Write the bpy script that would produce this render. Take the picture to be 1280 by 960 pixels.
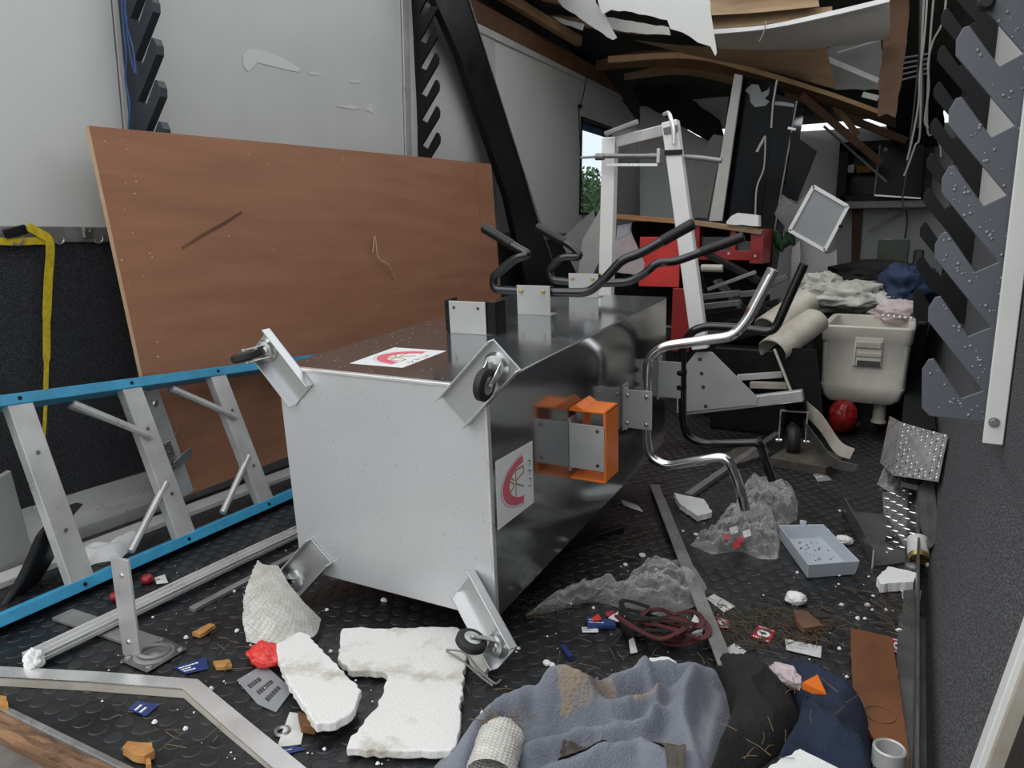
import bpy, math, random
from mathutils import Vector, Matrix, noise
V = Vector
for o in list(bpy.data.objects):
    bpy.data.objects.remove(o)
scene = bpy.context.scene
col = scene.collection
R = math.radians
# ------------------------------------------------------------------ camera
F, H, TH, PH = 950.0, 0.95, R(27.8), R(10.9)
CAM = V((0, 0, H))
cd = bpy.data.cameras.new('camera'); cam = bpy.data.objects.new('camera', cd); col.objects.link(cam)
cd.sensor_width = 36; cd.lens = 36 * F / 1280; cd.clip_start = 0.02; cd.clip_end = 500
cam.location = CAM; cam.rotation_euler = (math.pi / 2 - PH, 0, TH)
scene.camera = cam
# ------------------------------------------------------------------ overcast sky and exposure
w = bpy.data.worlds.new('sky'); scene.world = w; w.use_nodes = True
nt = w.node_tree; bg = nt.nodes['Background']
tc = nt.nodes.new('ShaderNodeTexCoord'); nz = nt.nodes.new('ShaderNodeTexNoise'); rp = nt.nodes.new('ShaderNodeValToRGB')
nz.inputs['Scale'].default_value = 2.2; nz.inputs['Detail'].default_value = 5
rp.color_ramp.elements[0].position = .3; rp.color_ramp.elements[0].color = (.70, .745, .79, 1)
rp.color_ramp.elements[1].position = .7; rp.color_ramp.elements[1].color = (.95, .96, .97, 1)
nt.links.new(tc.outputs['Generated'], nz.inputs['Vector']); nt.links.new(nz.outputs['Fac'], rp.inputs['Fac'])
nt.links.new(rp.outputs['Color'], bg.inputs['Color']); bg.inputs['Strength'].default_value = 0.92
sl = bpy.data.lights.new('sun', 'SUN'); so = bpy.data.objects.new('sun', sl); col.objects.link(so)
sl.energy = 0.55; sl.angle = R(50); sl.color = (1, .98, .95)
so.rotation_euler = (R(42), 0, R(-30))       # veiled sun high behind the open back of the trailer
vs = scene.view_settings
vs.view_transform = 'Standard'; vs.look = 'None'; vs.gamma = 1; vs.use_curve_mapping = False; vs.exposure = 0.76
# ------------------------------------------------------------------ pixel -> place
cR = V((math.cos(TH), math.sin(TH), 0))
cF = V((-math.sin(TH) * math.cos(PH), math.cos(TH) * math.cos(PH), -math.sin(PH)))
cU = cR.cross(cF)
def ray(px, py): return cR * ((px - 640) / F) + cU * ((480 - py) / F) + cF
def P(px, py, x=None, y=None, z=None):
    d = ray(px, py)
    t = x / d.x if x is not None else y / d.y if y is not None else (z - H) / d.z
    return CAM + d * t
def PP(px, py, p0, n):
    d = ray(px, py); return CAM + d * ((p0 - CAM).dot(n) / d.dot(n))
def G(px, py, z=0.0): return P(px, py, z=z)
# ------------------------------------------------------------------ materials
MATS = {}
def mat(name, c, rough=.5, metal=0, var=.15, vs=6, bump=0, bs=80, c2=None, stretch=(1, 1, 1), spec=.5, rvar=0, trans=0, alpha=1, lo=.35, hi=.65, sheen=0):
    m = bpy.data.materials.new(name); m.use_nodes = True; MATS[name] = m
    t = m.node_tree; b = t.nodes['Principled BSDF']; L = t.links.new
    co = t.nodes.new('ShaderNodeTexCoord'); mp = t.nodes.new('ShaderNodeMapping'); mp.inputs['Scale'].default_value = stretch
    n = t.nodes.new('ShaderNodeTexNoise'); n.inputs['Scale'].default_value = vs; n.inputs['Detail'].default_value = 7; n.inputs['Roughness'].default_value = .62
    r = t.nodes.new('ShaderNodeValToRGB')
    if c2 is None: c2 = tuple(k * (1 - var) for k in c)
    r.color_ramp.elements[0].position = lo; r.color_ramp.elements[0].color = (*c2, 1)
    r.color_ramp.elements[1].position = hi; r.color_ramp.elements[1].color = (*c, 1)
    L(co.outputs['Object'], mp.inputs['Vector']); L(mp.outputs['Vector'], n.inputs['Vector']); L(n.outputs['Fac'], r.inputs['Fac'])
    L(r.outputs['Color'], b.inputs['Base Color'])
    b.inputs['Roughness'].default_value = rough; b.inputs['Metallic'].default_value = metal
    b.inputs['Specular IOR Level'].default_value = spec
    b.inputs['Transmission Weight'].default_value = trans; b.inputs['Alpha'].default_value = alpha
    if sheen: b.inputs['Sheen Weight'].default_value = sheen
    if rvar:
        mr = t.nodes.new('ShaderNodeMapRange'); mr.inputs['To Min'].default_value = max(.02, rough - rvar); mr.inputs['To Max'].default_value = rough + rvar
        mr.inputs['From Min'].default_value = .3; mr.inputs['From Max'].default_value = .7
        L(n.outputs['Fac'], mr.inputs['Value']); L(mr.outputs['Result'], b.inputs['Roughness'])
    if bump:
        n2 = t.nodes.new('ShaderNodeTexNoise'); n2.inputs['Scale'].default_value = bs; n2.inputs['Detail'].default_value = 4
        bp = t.nodes.new('ShaderNodeBump'); bp.inputs['Strength'].default_value = bump; bp.inputs['Distance'].default_value = .01
        L(mp.outputs['Vector'], n2.inputs['Vector']); L(n2.outputs['Fac'], bp.inputs['Height']); L(bp.outputs['Normal'], b.inputs['Normal'])
    return m
mat('floor', (.013, .014, .015), .42, var=.6, vs=5, rvar=.2, bump=.25, bs=90, c2=(.006, .006, .007))
mat('stud', (.020, .021, .023), .38, var=.6, vs=7, rvar=.16, c2=(.008, .008, .009))
mat('white_panel', (.60, .605, .585), .38, var=.06, vs=1.6, rvar=.06)
mat('white_panel_b', (.50, .505, .485), .36, var=.10, vs=1.4, rvar=.06)
mat('white', (.74, .74, .72), .45, var=.08, vs=5)
mat('offwhite', (.56, .555, .53), .5, var=.2, vs=3)
mat('greywhite', (.38, .38, .365), .5, var=.3, vs=3)
mat('carpet', (.078, .080, .086), .95, var=.75, vs=260, bump=.9, bs=240, c2=(.022, .023, .026), lo=.4, hi=.7, spec=.15)
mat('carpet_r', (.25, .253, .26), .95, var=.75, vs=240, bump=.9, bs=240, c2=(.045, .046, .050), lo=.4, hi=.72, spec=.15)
mat('ply', (.365, .170, .094), .62, vs=2.2, stretch=(7, .8, 7), c2=(.295, .132, .071), bump=.06, bs=30)
mat('ply_edge', (.62, .42, .25), .7, vs=20)
mat('pine', (.34, .205, .10), .65, vs=3, stretch=(3, 3, 3), c2=(.21, .115, .052), bump=.15, bs=25)
mat('pine_dark', (.17, .085, .042), .7, vs=4, c2=(.09, .045, .022), bump=.15, bs=25)
mat('pine_light', (.50, .32, .15), .6, vs=5, c2=(.36, .21, .09))
mat('tan_ply', (.36, .25, .145), .7, vs=3, c2=(.25, .165, .09), stretch=(1, 5, 5))
mat('bench_wood', (.42, .21, .085), .55, vs=3, stretch=(1, 10, 10), c2=(.30, .14, .055))
mat('hardboard', (.185, .062, .017), .42, vs=3, c2=(.115, .038, .012), stretch=(2, 1, 2), rvar=.1)
mat('black_gloss', (.005, .006, .007), .16, var=.3, vs=4, spec=.10)
mat('black', (.009, .009, .010), .42, var=.4, vs=8, rvar=.1, spec=.22)
mat('bar_black', (.006, .006, .007), .14, var=.3, vs=8, spec=.6)
mat('grip_black', (.008, .008, .008), .38, var=.3, vs=20, spec=.35)
mat('black_matt', (.010, .010, .010), .8, var=.5, vs=8, spec=.2)
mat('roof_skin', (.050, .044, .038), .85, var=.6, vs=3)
mat('rubber', (.010, .010, .011), .6, var=.4, vs=20)
mat('rack_blue', (.030, .036, .046), .40, var=.25, vs=6)
mat('rack_grey', (.105, .115, .135), .36, var=.14, vs=6)
mat('silver', (.60, .61, .62), .30, metal=.85, var=.06, vs=3, rvar=.05)
mat('silver_face', (.62, .63, .64), .42, metal=.55, var=.06, vs=3, rvar=.05)
mat('steel_top', (.34, .35, .36), .13, metal=.90, var=.12, vs=3, rvar=.04)
mat('steel_side', (.35, .36, .37), .13, metal=.94, var=.12, vs=3, rvar=.04)
mat('steel_plate', (.52, .52, .51), .32, metal=.35, var=.1, vs=9)
mat('alu', (.52, .52, .51), .34, metal=.40, var=.22, vs=9, rvar=.1)
mat('alu_bright', (.74, .74, .73), .30, metal=.6, var=.12, vs=9, rvar=.08)
mat('alu_dull', (.27, .27, .26), .45, metal=.4, var=.35, vs=9, rvar=.1)
mat('steel_dark', (.16, .16, .155), .38, metal=.6, var=.35, vs=8, rvar=.1)
mat('chrome', (.80, .80, .80), .09, metal=1, var=.06, vs=20)
mat('rust', (.20, .085, .035), .6, metal=.4, var=.5, vs=30)
mat('brass', (.62, .47, .20), .35, metal=.8, var=.2, vs=20)
mat('zinc', (.55, .56, .55), .3, metal=.9, var=.3, vs=20)
mat('cyan', (.040, .30, .50), .42, var=.25, vs=14, c2=(.03, .22, .38), bump=.1, bs=60)
mat('orange', (.86, .20, .02), .42, var=.15)
mat('red', (.31, .012, .012), .36, var=.3, vs=5)
mat('red_bright', (.72, .045, .035), .4, var=.2)
mat('dark_red', (.085, .012, .014), .7, var=.5, vs=20)
mat('yellow', (.58, .44, .010), .75, var=.2, vs=60, c2=(.40, .29, .008))
mat('blue_cord', (.03, .085, .22), .5, var=.2)
mat('blue_card', (.020, .040, .16), .4, var=.2)
mat('paper', (.62, .62, .59), .6, var=.25, vs=25)
mat('sticker_white', (.76, .76, .76), .35, var=.04)
mat('sticker_pink', (.68, .11, .16), .4, var=.1)
mat('sticker_red', (.40, .02, .03), .4, var=.2)
mat('ink', (.05, .05, .05), .5, var=.1)
mat('ink_gold', (.35, .24, .12), .5, var=.1)
mat('ink_grey', (.42, .42, .42), .5, var=.1)
mat('foam', (.68, .67, .645), .85, c2=(.38, .335, .27), vs=8, bump=.22, bs=190, lo=.34, hi=.49)
mat('foam_clean', (.80, .80, .79), .85, var=.1, vs=9, bump=.2, bs=190)
mat('cooler', (.60, .58, .53), .45, c2=(.44, .42, .37), vs=4)
mat('cream', (.50, .47, .41), .4, c2=(.33, .30, .25), vs=5)
mat('tray', (.47, .51, .56), .4, var=.1, vs=5)
mat('grime', (.09, .075, .06), .7, var=.5, vs=25)
mat('blanket', (.185, .200, .238), .95, vs=7, c2=(.135, .146, .175), bump=.5, bs=260, sheen=.2)
mat('blanket_mud', (.30, .22, .14), .95, vs=14, c2=(.19, .18, .18), bump=.6, bs=140)
mat('black_cloth', (.014, .013, .013), .95, var=.4, vs=14, bump=.4, bs=120)
mat('navy', (.014, .024, .055), .9, var=.45, vs=10, bump=.4, bs=200)
mat('blue_jacket', (.026, .050, .115), .8, var=.5, vs=7, bump=.3, bs=120)
mat('white_cloth', (.58, .57, .53), .85, c2=(.33, .32, .29), vs=10, bump=.3, bs=60)
mat('lining', (.55, .46, .47), .85, var=.2, vs=20)
mat('scuff', (.565, .57, .555), .4, var=.05)
mat('bubble', (.50, .485, .45), .32, c2=(.36, .345, .31), vs=30, spec=.8)
mat('green', (.02, .07, .03), .6, var=.4, vs=10)
mat('straw', (.20, .13, .055), .8, var=.5, vs=20)
mat('twig', (.10, .065, .035), .85, var=.5, vs=20)
mat('wood_chip', (.50, .26, .075), .75, vs=20, c2=(.30, .13, .035))
mat('sill_wood', (.24, .125, .055), .7, c2=(.09, .05, .03), vs=5, stretch=(1, 8, 8), bump=.3, bs=30)
mat('sill_metal', (.22, .20, .18), .55, c2=(.06, .055, .05), vs=4)
mat('grey_panel', (.32, .32, .31), .5, var=.2, vs=3)
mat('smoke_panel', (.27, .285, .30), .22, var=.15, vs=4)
mat('bin_grey', (.055, .060, .065), .5, var=.2)
mat('tree', (.085, .16, .05), .8, c2=(.04, .09, .03), vs=3)
mat('bark', (.10, .07, .05), .9, var=.4)
mat('grass', (.12, .17, .06), .9, c2=(.07, .11, .04), vs=.6)
mat('gravel', (.26, .255, .24), .9, c2=(.16, .155, .145), vs=9)
mat('vehicle_white', (.75, .75, .75), .3, var=.05)
mat('glass_dark', (.02, .025, .03), .1, var=.1)
mat('box_green', (.10, .115, .095), .6, var=.3, vs=8)
mat('wire', (.25, .24, .22), .5, var=.3)
mat('wire_black', (.012, .012, .012), .5, var=.3)
def clear_mat(name, tint, mix, rough):
    m = bpy.data.materials.new(name); m.use_nodes = True; MATS[name] = m
    t = m.node_tree; t.nodes.clear(); L = t.links.new
    o = t.nodes.new('ShaderNodeOutputMaterial'); a = t.nodes.new('ShaderNodeBsdfTransparent'); g = t.nodes.new('ShaderNodeBsdfPrincipled')
    x = t.nodes.new('ShaderNodeMixShader'); f = t.nodes.new('ShaderNodeLayerWeight'); f.inputs['Blend'].default_value = mix
    g.inputs['Base Color'].default_value = (*tint, 1); g.inputs['Roughness'].default_value = rough; g.inputs['Specular IOR Level'].default_value = 1.0
    n = t.nodes.new('ShaderNodeTexNoise'); n.inputs['Scale'].default_value = 45
    mm = t.nodes.new('ShaderNodeMath'); mm.operation = 'MULTIPLY_ADD'; mm.inputs[1].default_value = .22; mm.use_clamp = True
    L(n.outputs['Fac'], mm.inputs[0]); L(f.outputs['Facing'], mm.inputs[2])
    L(mm.outputs[0], x.inputs['Fac']); L(a.outputs[0], x.inputs[1]); L(g.outputs[0], x.inputs[2]); L(x.outputs[0], o.inputs['Surface'])
clear_mat('clear_film', (.72, .72, .70), .20, .06)
def glass_mat(name):
    m = bpy.data.materials.new(name); m.use_nodes = True; MATS[name] = m
    t = m.node_tree; t.nodes.clear(); L = t.links.new
    o = t.nodes.new('ShaderNodeOutputMaterial'); a = t.nodes.new('ShaderNodeBsdfTransparent'); g = t.nodes.new('ShaderNodeBsdfGlossy')
    g.inputs['Roughness'].default_value = .02; x = t.nodes.new('ShaderNodeMixShader'); x.inputs['Fac'].default_value = .07
    a.inputs['Color'].default_value = (.86, .90, .93, 1)
    L(a.outputs[0], x.inputs[1]); L(g.outputs[0], x.inputs[2]); L(x.outputs[0], o.inputs['Surface'])
glass_mat('pane')
mat('drop', (.50, .53, .56), .04, var=.02, spec=1.0, trans=.55)
# ------------------------------------------------------------------ mesh builder
ROOT = {}
def tag(o, label=None, cat=None, group=None, kind=None):
    if label: o['label'] = label
    if cat: o['category'] = cat
    if group: o['group'] = group
    if kind: o['kind'] = kind
    return o
def thing(name, label, cat, loc, group=None, rot=(0, 0, 0), kind=None):
    o = bpy.data.objects.new(name, None); col.objects.link(o); o.empty_display_size = .05
    o.location = loc; o.rotation_euler = rot
    from mathutils import Euler
    ROOT[o.name] = Matrix.Translation(V(loc)) @ Euler(rot).to_matrix().to_4x4()
    return tag(o, label, cat, group, kind)
class MB:
    def __init__(s): s.v = []; s.f = []
    def add(s, vs, fs):
        k = len(s.v); s.v += [V(a) for a in vs]; s.f += [tuple(i + k for i in f) for f in fs]; return s
    def box(s, c, d, M=None):
        c = V(c); x, y, z = d[0] / 2, d[1] / 2, d[2] / 2; o = []
        for a in (-1, 1):
            for b in (-1, 1):
                for e in (-1, 1):
                    q = V((a * x, b * y, e * z)); o.append(c + (M @ q if M else q))
        return s.add(o, [(0, 1, 3, 2), (4, 6, 7, 5), (0, 4, 5, 1), (2, 3, 7, 6), (0, 2, 6, 4), (1, 5, 7, 3)])
    def bb(s, a, b):
        a, b = V(a), V(b); return s.box((a + b) / 2, [abs(k) for k in (b - a)])
    def bar(s, p0, p1, w, h, up=(0, 0, 1)):
        p0, p1, up = V(p0), V(p1), V(up); d = (p1 - p0); L = d.length; d.normalize()
        sd = d.cross(up).normalized(); u = sd.cross(d)
        return s.box((p0 + p1) / 2, (L, w, h), Matrix((d, sd, u)).transposed())
    def tube(s, pts, r, n=10, res=0, cap=True, closed=False):
        pts = [V(p) for p in pts]
        if res and len(pts) > 2: pts = crom(pts, res)
        rs = r if isinstance(r, (list, tuple)) else [r] * len(pts)
        if len(rs) != len(pts): rs = [rs[min(len(rs) - 1, int(i * len(rs) / len(pts)))] for i in range(len(pts))]
        k = len(s.v); prev = None
        for i, p in enumerate(pts):
            t = (pts[min(i + 1, len(pts) - 1)] - pts[max(i - 1, 0)])
            t = t.normalized() if t.length > 1e-9 else V((0, 0, 1))
            if prev is None:
                a = V((0, 0, 1)) if abs(t.z) < .9 else V((1, 0, 0)); prev = (a - t * a.dot(t)).normalized()
            else: prev = (prev - t * prev.dot(t)).normalized()
            b = t.cross(prev)
            for j in range(n):
                an = 2 * math.pi * j / n; s.v.append(p + (prev * math.cos(an) + b * math.sin(an)) * rs[i])
        for i in range(len(pts) - 1):
            for j in range(n):
                j2 = (j + 1) % n; s.f.append((k + i * n + j, k + i * n + j2, k + (i + 1) * n + j2, k + (i + 1) * n + j))
        if cap:
            s.f.append(tuple(k + j for j in range(n))[::-1]); s.f.append(tuple(k + (len(pts) - 1) * n + j for j in range(n)))
        return s
    def prism(s, pts, off):
        pts = [V(p) for p in pts]; off = V(off); n = len(pts)
        return s.add(pts + [p + off for p in pts], [tuple(range(n))[::-1], tuple(range(n, 2 * n))] + [(i, (i + 1) % n, n + (i + 1) % n, n + i) for i in range(n)])
    def lathe(s, c, axis, prof, n=16, cap=True):
        c, ax = V(c), V(axis).normalized(); a = V((0, 0, 1)) if abs(ax.z) < .9 else V((1, 0, 0))
        u = (a - ax * a.dot(ax)).normalized(); w_ = ax.cross(u); k = len(s.v)
        for r, h in prof:
            for j in range(n):
                an = 2 * math.pi * j / n; s.v.append(c + ax * h + (u * math.cos(an) + w_ * math.sin(an)) * r)
        for i in range(len(prof) - 1):
            for j in range(n):
                j2 = (j + 1) % n; s.f.append((k + i * n + j, k + i * n + j2, k + (i + 1) * n + j2, k + (i + 1) * n + j))
        if cap:
            s.f.append(tuple(k + j for j in range(n))[::-1]); s.f.append(tuple(k + (len(prof) - 1) * n + j for j in range(n)))
        return s
    def cyl(s, p0, p1, r, n=16):
        p0, p1 = V(p0), V(p1); return s.lathe(p0, p1 - p0, [(r, 0), (r, (p1 - p0).length)], n)
    def torus(s, c, axis, R0, r, n=28, m=10, sy=1.0):
        prof = [(R0 + r * math.cos(2 * math.pi * i / m), sy * r * math.sin(2 * math.pi * i / m)) for i in range(m + 1)]
        return s.lathe(c, axis, prof, n, cap=False)
    def grid(s, fn, nu, nv, thick=None):
        k = len(s.v)
        P0 = [[V(fn(i / nu, j / nv)) for j in range(nv + 1)] for i in range(nu + 1)]
        for row in P0: s.v += row
        W = nv + 1
        for i in range(nu):
            for j in range(nv): s.f.append((k + i * W + j, k + (i + 1) * W + j, k + (i + 1) * W + j + 1, k + i * W + j + 1))
        if thick is not None:
            off = V(thick); k2 = len(s.v)
            for row in P0: s.v += [p + off for p in row]
            for i in range(nu):
                for j in range(nv): s.f.append((k2 + i * W + j, k2 + i * W + j + 1, k2 + (i + 1) * W + j + 1, k2 + (i + 1) * W + j))
            for i in range(nu):
                for j in (0, nv):
                    a, b = i * W + j, (i + 1) * W + j; s.f.append((k + a, k2 + a, k2 + b, k + b))
            for j in range(nv):
                for i in (0, nu):
                    a, b = i * W + j, i * W + j + 1; s.f.append((k + a, k2 + a, k2 + b, k + b))
        return s
    def build(s, name, m, parent=None, label=None, cat=None, group=None, kind=None, smooth=False, bevel=0, local=False):
        if parent is None:
            mn = V((sum(p.x for p in s.v) / len(s.v), sum(p.y for p in s.v) / len(s.v), min(p.z for p in s.v)))
            vs = [p - mn for p in s.v]; loc = mn
        else:
            r = parent
            while r.parent: r = r.parent
            if r.name in ROOT: M = ROOT[r.name]
            else: M = Matrix.Translation(r.location)
            Mi = M.inverted(); vs = s.v if local else [Mi @ p for p in s.v]; loc = V((0, 0, 0))
        me = bpy.data.meshes.new(name); me.from_pydata([tuple(p) for p in vs], [], s.f); me.update()
        import bmesh
        b = bmesh.new(); b.from_mesh(me); bmesh.ops.recalc_face_normals(b, faces=b.faces); b.to_mesh(me); b.free()
        me.materials.append(MATS[m])
        if smooth:
            for p in me.polygons: p.use_smooth = True
            if smooth != 2:
                try: me.set_sharp_from_angle(angle=R(40))
                except Exception: pass
        o = bpy.data.objects.new(name, me); col.objects.link(o); o.location = loc
        if parent: o.parent = parent
        if bevel:
            bm = o.modifiers.new('bevel', 'BEVEL'); bm.width = bevel; bm.segments = 2; bm.limit_method = 'ANGLE'; bm.angle_limit = R(40)
        return tag(o, label, cat, group, kind)
def crom(p, k):
    q = [p[0] * 2 - p[1]] + p + [p[-1] * 2 - p[-2]]; o = []
    for i in range(1, len(q) - 2):
        for j in range(k):
            t = j / k; a, b, c, d = q[i - 1], q[i], q[i + 1], q[i + 2]
            o.append(.5 * ((2 * b) + (c - a) * t + (2 * a - 5 * b + 4 * c - d) * t * t + (3 * b - a - 3 * c + d) * t ** 3))
    o.append(p[-1]); return o
def rounded(pts, rad, k=5):
    """polyline with its corners rounded (for bent tubes)"""
    pts = [V(p) for p in pts]; o = [pts[0]]
    for i in range(1, len(pts) - 1):
        a, b, c = pts[i - 1], pts[i], pts[i + 1]
        r1 = min(rad, (a - b).length * .45, (c - b).length * .45)
        p, q = b + (a - b).normalized() * r1, b + (c - b).normalized() * r1
        for j in range(k + 1):
            t = j / k; o.append(p * (1 - t) ** 2 + b * 2 * t * (1 - t) + q * t * t)
    o.append(pts[-1]); return o
def fb(p, sc=1.0, seed=0): return noise.fractal(V((p[0] * sc + seed, p[1] * sc - seed, (p[2] if len(p) > 2 else 0) * sc + seed * .7)), 1.0, 2.0, 4)
def pad(outline, hfun, na=96, nr=18, z0=0.0, base=True, center=None):
    """crumpled pad over a star-shaped floor outline: smooth rim, height from hfun(point, r)"""
    c = center if center is not None else sum((V((p.x, p.y, 0)) for p in outline), V((0, 0, 0))) / len(outline)
    pts = [V((p.x, p.y, 0)) for p in outline]; n = len(pts); L = [0]
    for i in range(n): L.append(L[-1] + (pts[(i + 1) % n] - pts[i]).length)
    def at(s):
        s = s * L[-1]
        for i in range(n):
            if s <= L[i + 1]: return pts[i].lerp(pts[(i + 1) % n], (s - L[i]) / max(1e-9, L[i + 1] - L[i]))
        return pts[0]
    rim = [at(i / na) for i in range(na)]
    rim = [(rim[i - 1] + rim[i] * 2 + rim[(i + 1) % na]) / 4 for i in range(na)]
    m = MB(); m.v.append(V((c.x, c.y, z0 + hfun(c, 0))))
    for k in range(1, nr + 1):
        r = (k / nr) ** .85
        for i in range(na):
            p = V((c.x, c.y, 0)).lerp(rim[i], r); m.v.append(V((p.x, p.y, z0 + hfun(p, r))))
    for i in range(na): m.f.append((0, 1 + i, 1 + (i + 1) % na))
    for k in range(nr - 1):
        a, b = 1 + k * na, 1 + (k + 1) * na
        for i in range(na): m.f.append((a + i, b + i, b + (i + 1) % na, a + (i + 1) % na))
    if base:
        k0 = len(m.v); e = 1 + (nr - 1) * na
        for i in range(na): m.v.append(V((rim[i].x, rim[i].y, z0)))
        for i in range(na): m.f.append((e + i, k0 + i, k0 + (i + 1) % na, e + (i + 1) % na))
        m.f.append(tuple(range(k0, k0 + na))[::-1])
    return m
def slab_px(name, px, z, t, m, jag=0, seed=1, **kw):
    """flat board lying at height z, outline traced on that plane; jag roughens its edge"""
    pts = [G(a, b, z + t) for a, b in px]; rnd = random.Random(seed); o = []
    for i, p in enumerate(pts):
        q = pts[(i + 1) % len(pts)]; o.append(p)
        if jag:
            k = int((q - p).length / .012)
            for j in range(1, k): 
                e = p.lerp(q, j / k); d = V((q.y - p.y, p.x - q.x, 0)).normalized(); o.append(e + d * (rnd.random() - .5) * jag)
    return MB().prism(o, (0, 0, -t)).build(name, m, **kw)
# ================================================================== THE SETTING
XL, YE, YF, ZT = -2.42, 0.755, 7.3, 2.17
def XR(z): return .105 + .08 * min(1.0, max(0.0, z) / .5)       # the right wall leans outwards at its foot, upright above
rnd = random.Random(5)
# ground outside
MB().bb((-60, -40, -.62), (60, 80, -.58)).build('ground', 'gravel', kind='structure')
g_ = MB().bb((-60, -40, -.60), (-5, 80, -.56)).build('lawn', 'grass', kind='structure')
# floor with raised coin rubber
fl = MB().bb((XL - .02, YE, -.08), (.2, YF, 0)).build('floor', 'floor', kind='structure')
m = MB(); pr = [(0, .0013), (.0150, .0013), (.0172, .0009), (.0182, 0)]
ring = [(math.cos(2 * math.pi * j / 12), math.sin(2 * math.pi * j / 12)) for j in range(12)]
ix = 0
for j in range(int((4.6 - YE) / .0416)):
    for i in range(int(2.5 / .048)):
        x = XL + .02 + (i + .5 * (j % 2)) * .048; y = YE + .05 + j * .0416
        if x > .08: continue
        k = len(m.v)
        for r_, h_ in pr[1:]:
            for (a, b) in ring: m.v.append(V((x + a * r_, y + b * r_, h_)))
        m.f.append(tuple(range(k, k + 12)))
        for q in range(2):
            for t in range(12):
                t2 = (t + 1) % 12; m.f.append((k + q * 12 + t, k + (q + 1) * 12 + t, k + (q + 1) * 12 + t2, k + q * 12 + t2))
me = bpy.data.meshes.new('coin_studs'); me.from_pydata([tuple(p - fl.location) for p in m.v], [], m.f); me.update(); me.materials.append(MATS['stud'])
for p in me.polygons: p.use_smooth = len(p.vertices) == 4
o = bpy.data.objects.new('coin_studs', me); col.objects.link(o); o.parent = fl; tag(o, kind='stuff', label='raised round studs of the black rubber floor')
# rear sill: bare steel edge and splintered wooden sill plank
MB().bb((XL, .52, -.10), (.15, .72, -.012)).build('trim_1', 'sill_metal', kind='structure', bevel=.004)
MB().grid(lambda u, v: V((XL + u * 2.6, .70 + v * .05 + .006 * fb((u * 2.6, v, 0), 9, 3), .004 + .012 * fb((u * 2.6, v * .4, 0), 14, 8))), 120, 4, (0, 0, -.05)).build('trim_2', 'sill_wood', kind='structure')
MB().bb((XL, .748, -.04), (.12, .762, .006)).build('trim_3', 'alu_dull', kind='structure', bevel=.002)
# ---- left wall
wl = MB().bb((XL - .05, YE, 0), (XL, YF, .93)).build('wall_left', 'carpet', kind='structure')
def lpan(y0, y1, z0, z1, m='white_panel', bulge=0, x=XL):
    if not bulge: MB().bb((x - .012, y0, z0), (x, y1, z1)).build('wall_panel', m, wl, bevel=.002)
    else: MB().grid(lambda u, v: V((x + bulge * math.sin(math.pi * v) * (.3 + .7 * math.sin(math.pi * min(1, u * 1.1))) + .006 * fb((u * 2, v * 2, 0), 1.5, 4), y0 + u * (y1 - y0), z0 + v * (z1 - z0))), 24, 24, (-.01, 0, 0)).build('wall_panel', m, wl, smooth=True)
lpan(YE, 1.765, .965, 2.17); lpan(1.772, 3.385, .965, 2.17, 'white_panel_b')
lpan(3.44, 4.36, .965, 2.17, 'white_panel_b', .05)
wy0, wy1, wz0, wz1 = 5.74, 6.42, 1.13, 1.88
m = MB()
for a, b, c, d in ((4.37, wy0, .965, 2.17), (wy1, 7.1, .965, 2.17), (wy0, wy1, .965, wz0), (wy0, wy1, wz1, 2.17)): m.bb((XL - .014, a, c), (XL - .002, b, d))
m.build('wall_panel', 'white_panel', wl)
lpan(7.11, YF, .965, 2.17, 'white_panel_b')
MB().bb((XL - .05, YE, .9), (XL - .016, wy0 - .01, 2.2)).build('wall_core', 'pine_dark', wl)
MB().bb((XL - .05, wy1 + .01, .9), (XL - .016, YF, 2.2)).build('wall_core', 'pine_dark', wl)
# scuffs where the panel surface split
def scuff(pts, x=XL + .0015): MB().prism([P(a, b, x=x) for a, b in pts], (.0008, 0, 0)).build('scuff', 'scuff', wl)
scuff([(303, 68), (312, 60), (330, 64), (352, 72), (376, 86), (372, 90), (345, 84), (322, 78), (310, 90), (304, 82)])
scuff([(385, 90), (398, 91), (399, 94), (386, 93)]); scuff([(436, 101), (448, 99), (452, 103), (440, 104)])
scuff([(419, 133), (440, 131), (452, 134), (444, 137)]); scuff([(456, 137), (465, 128), (467, 142)])
# vertical metal seam strip
MB().bb((XL, 3.385, .965), (XL + .012, 3.44, 2.17)).build('trim_4', 'alu', kind='structure', bevel=.002)
# tie-down rail along the carpet top
rail = MB().bb((XL - .004, YE, .935), (XL + .010, 5.9, .985)).build('tie_down_rail', 'alu_dull', label='grey steel tie-down rail screwed along the carpet top of white wall', cat='rail', bevel=.003)
for k in range(34):
    y = .83 + k * .15; MB().cyl((XL + .009, y, .96), (XL + .013, y, .96), .006, 8).build('screw_head', 'zinc', rail)
# wall foot: white angle and kerb
bl = MB().bb((XL, YE, .0), (XL + .13, 5.5, .045)).bb((XL, YE, .0), (XL + .012, 5.5, .115)).build('baseboard_left', 'alu_bright', kind='structure', bevel=.003)
MB().bb((XL + .20, YE, 0), (XL + .27, 5.0, .02)).build('trim_5', 'offwhite', kind='structure', bevel=.003)
# top plate (lumber) and white cove under it
MB().bar((XL - .02, 3.85, 2.245), (XL - .02, 7.3, 2.215), .09, .115).build('trim_6', 'pine_dark', kind='structure', bevel=.004)
MB().bb((XL - .012, 3.85, 2.14), (XL + .018, 7.1, 2.185)).build('trim_7', 'offwhite', kind='structure', bevel=.003)
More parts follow.
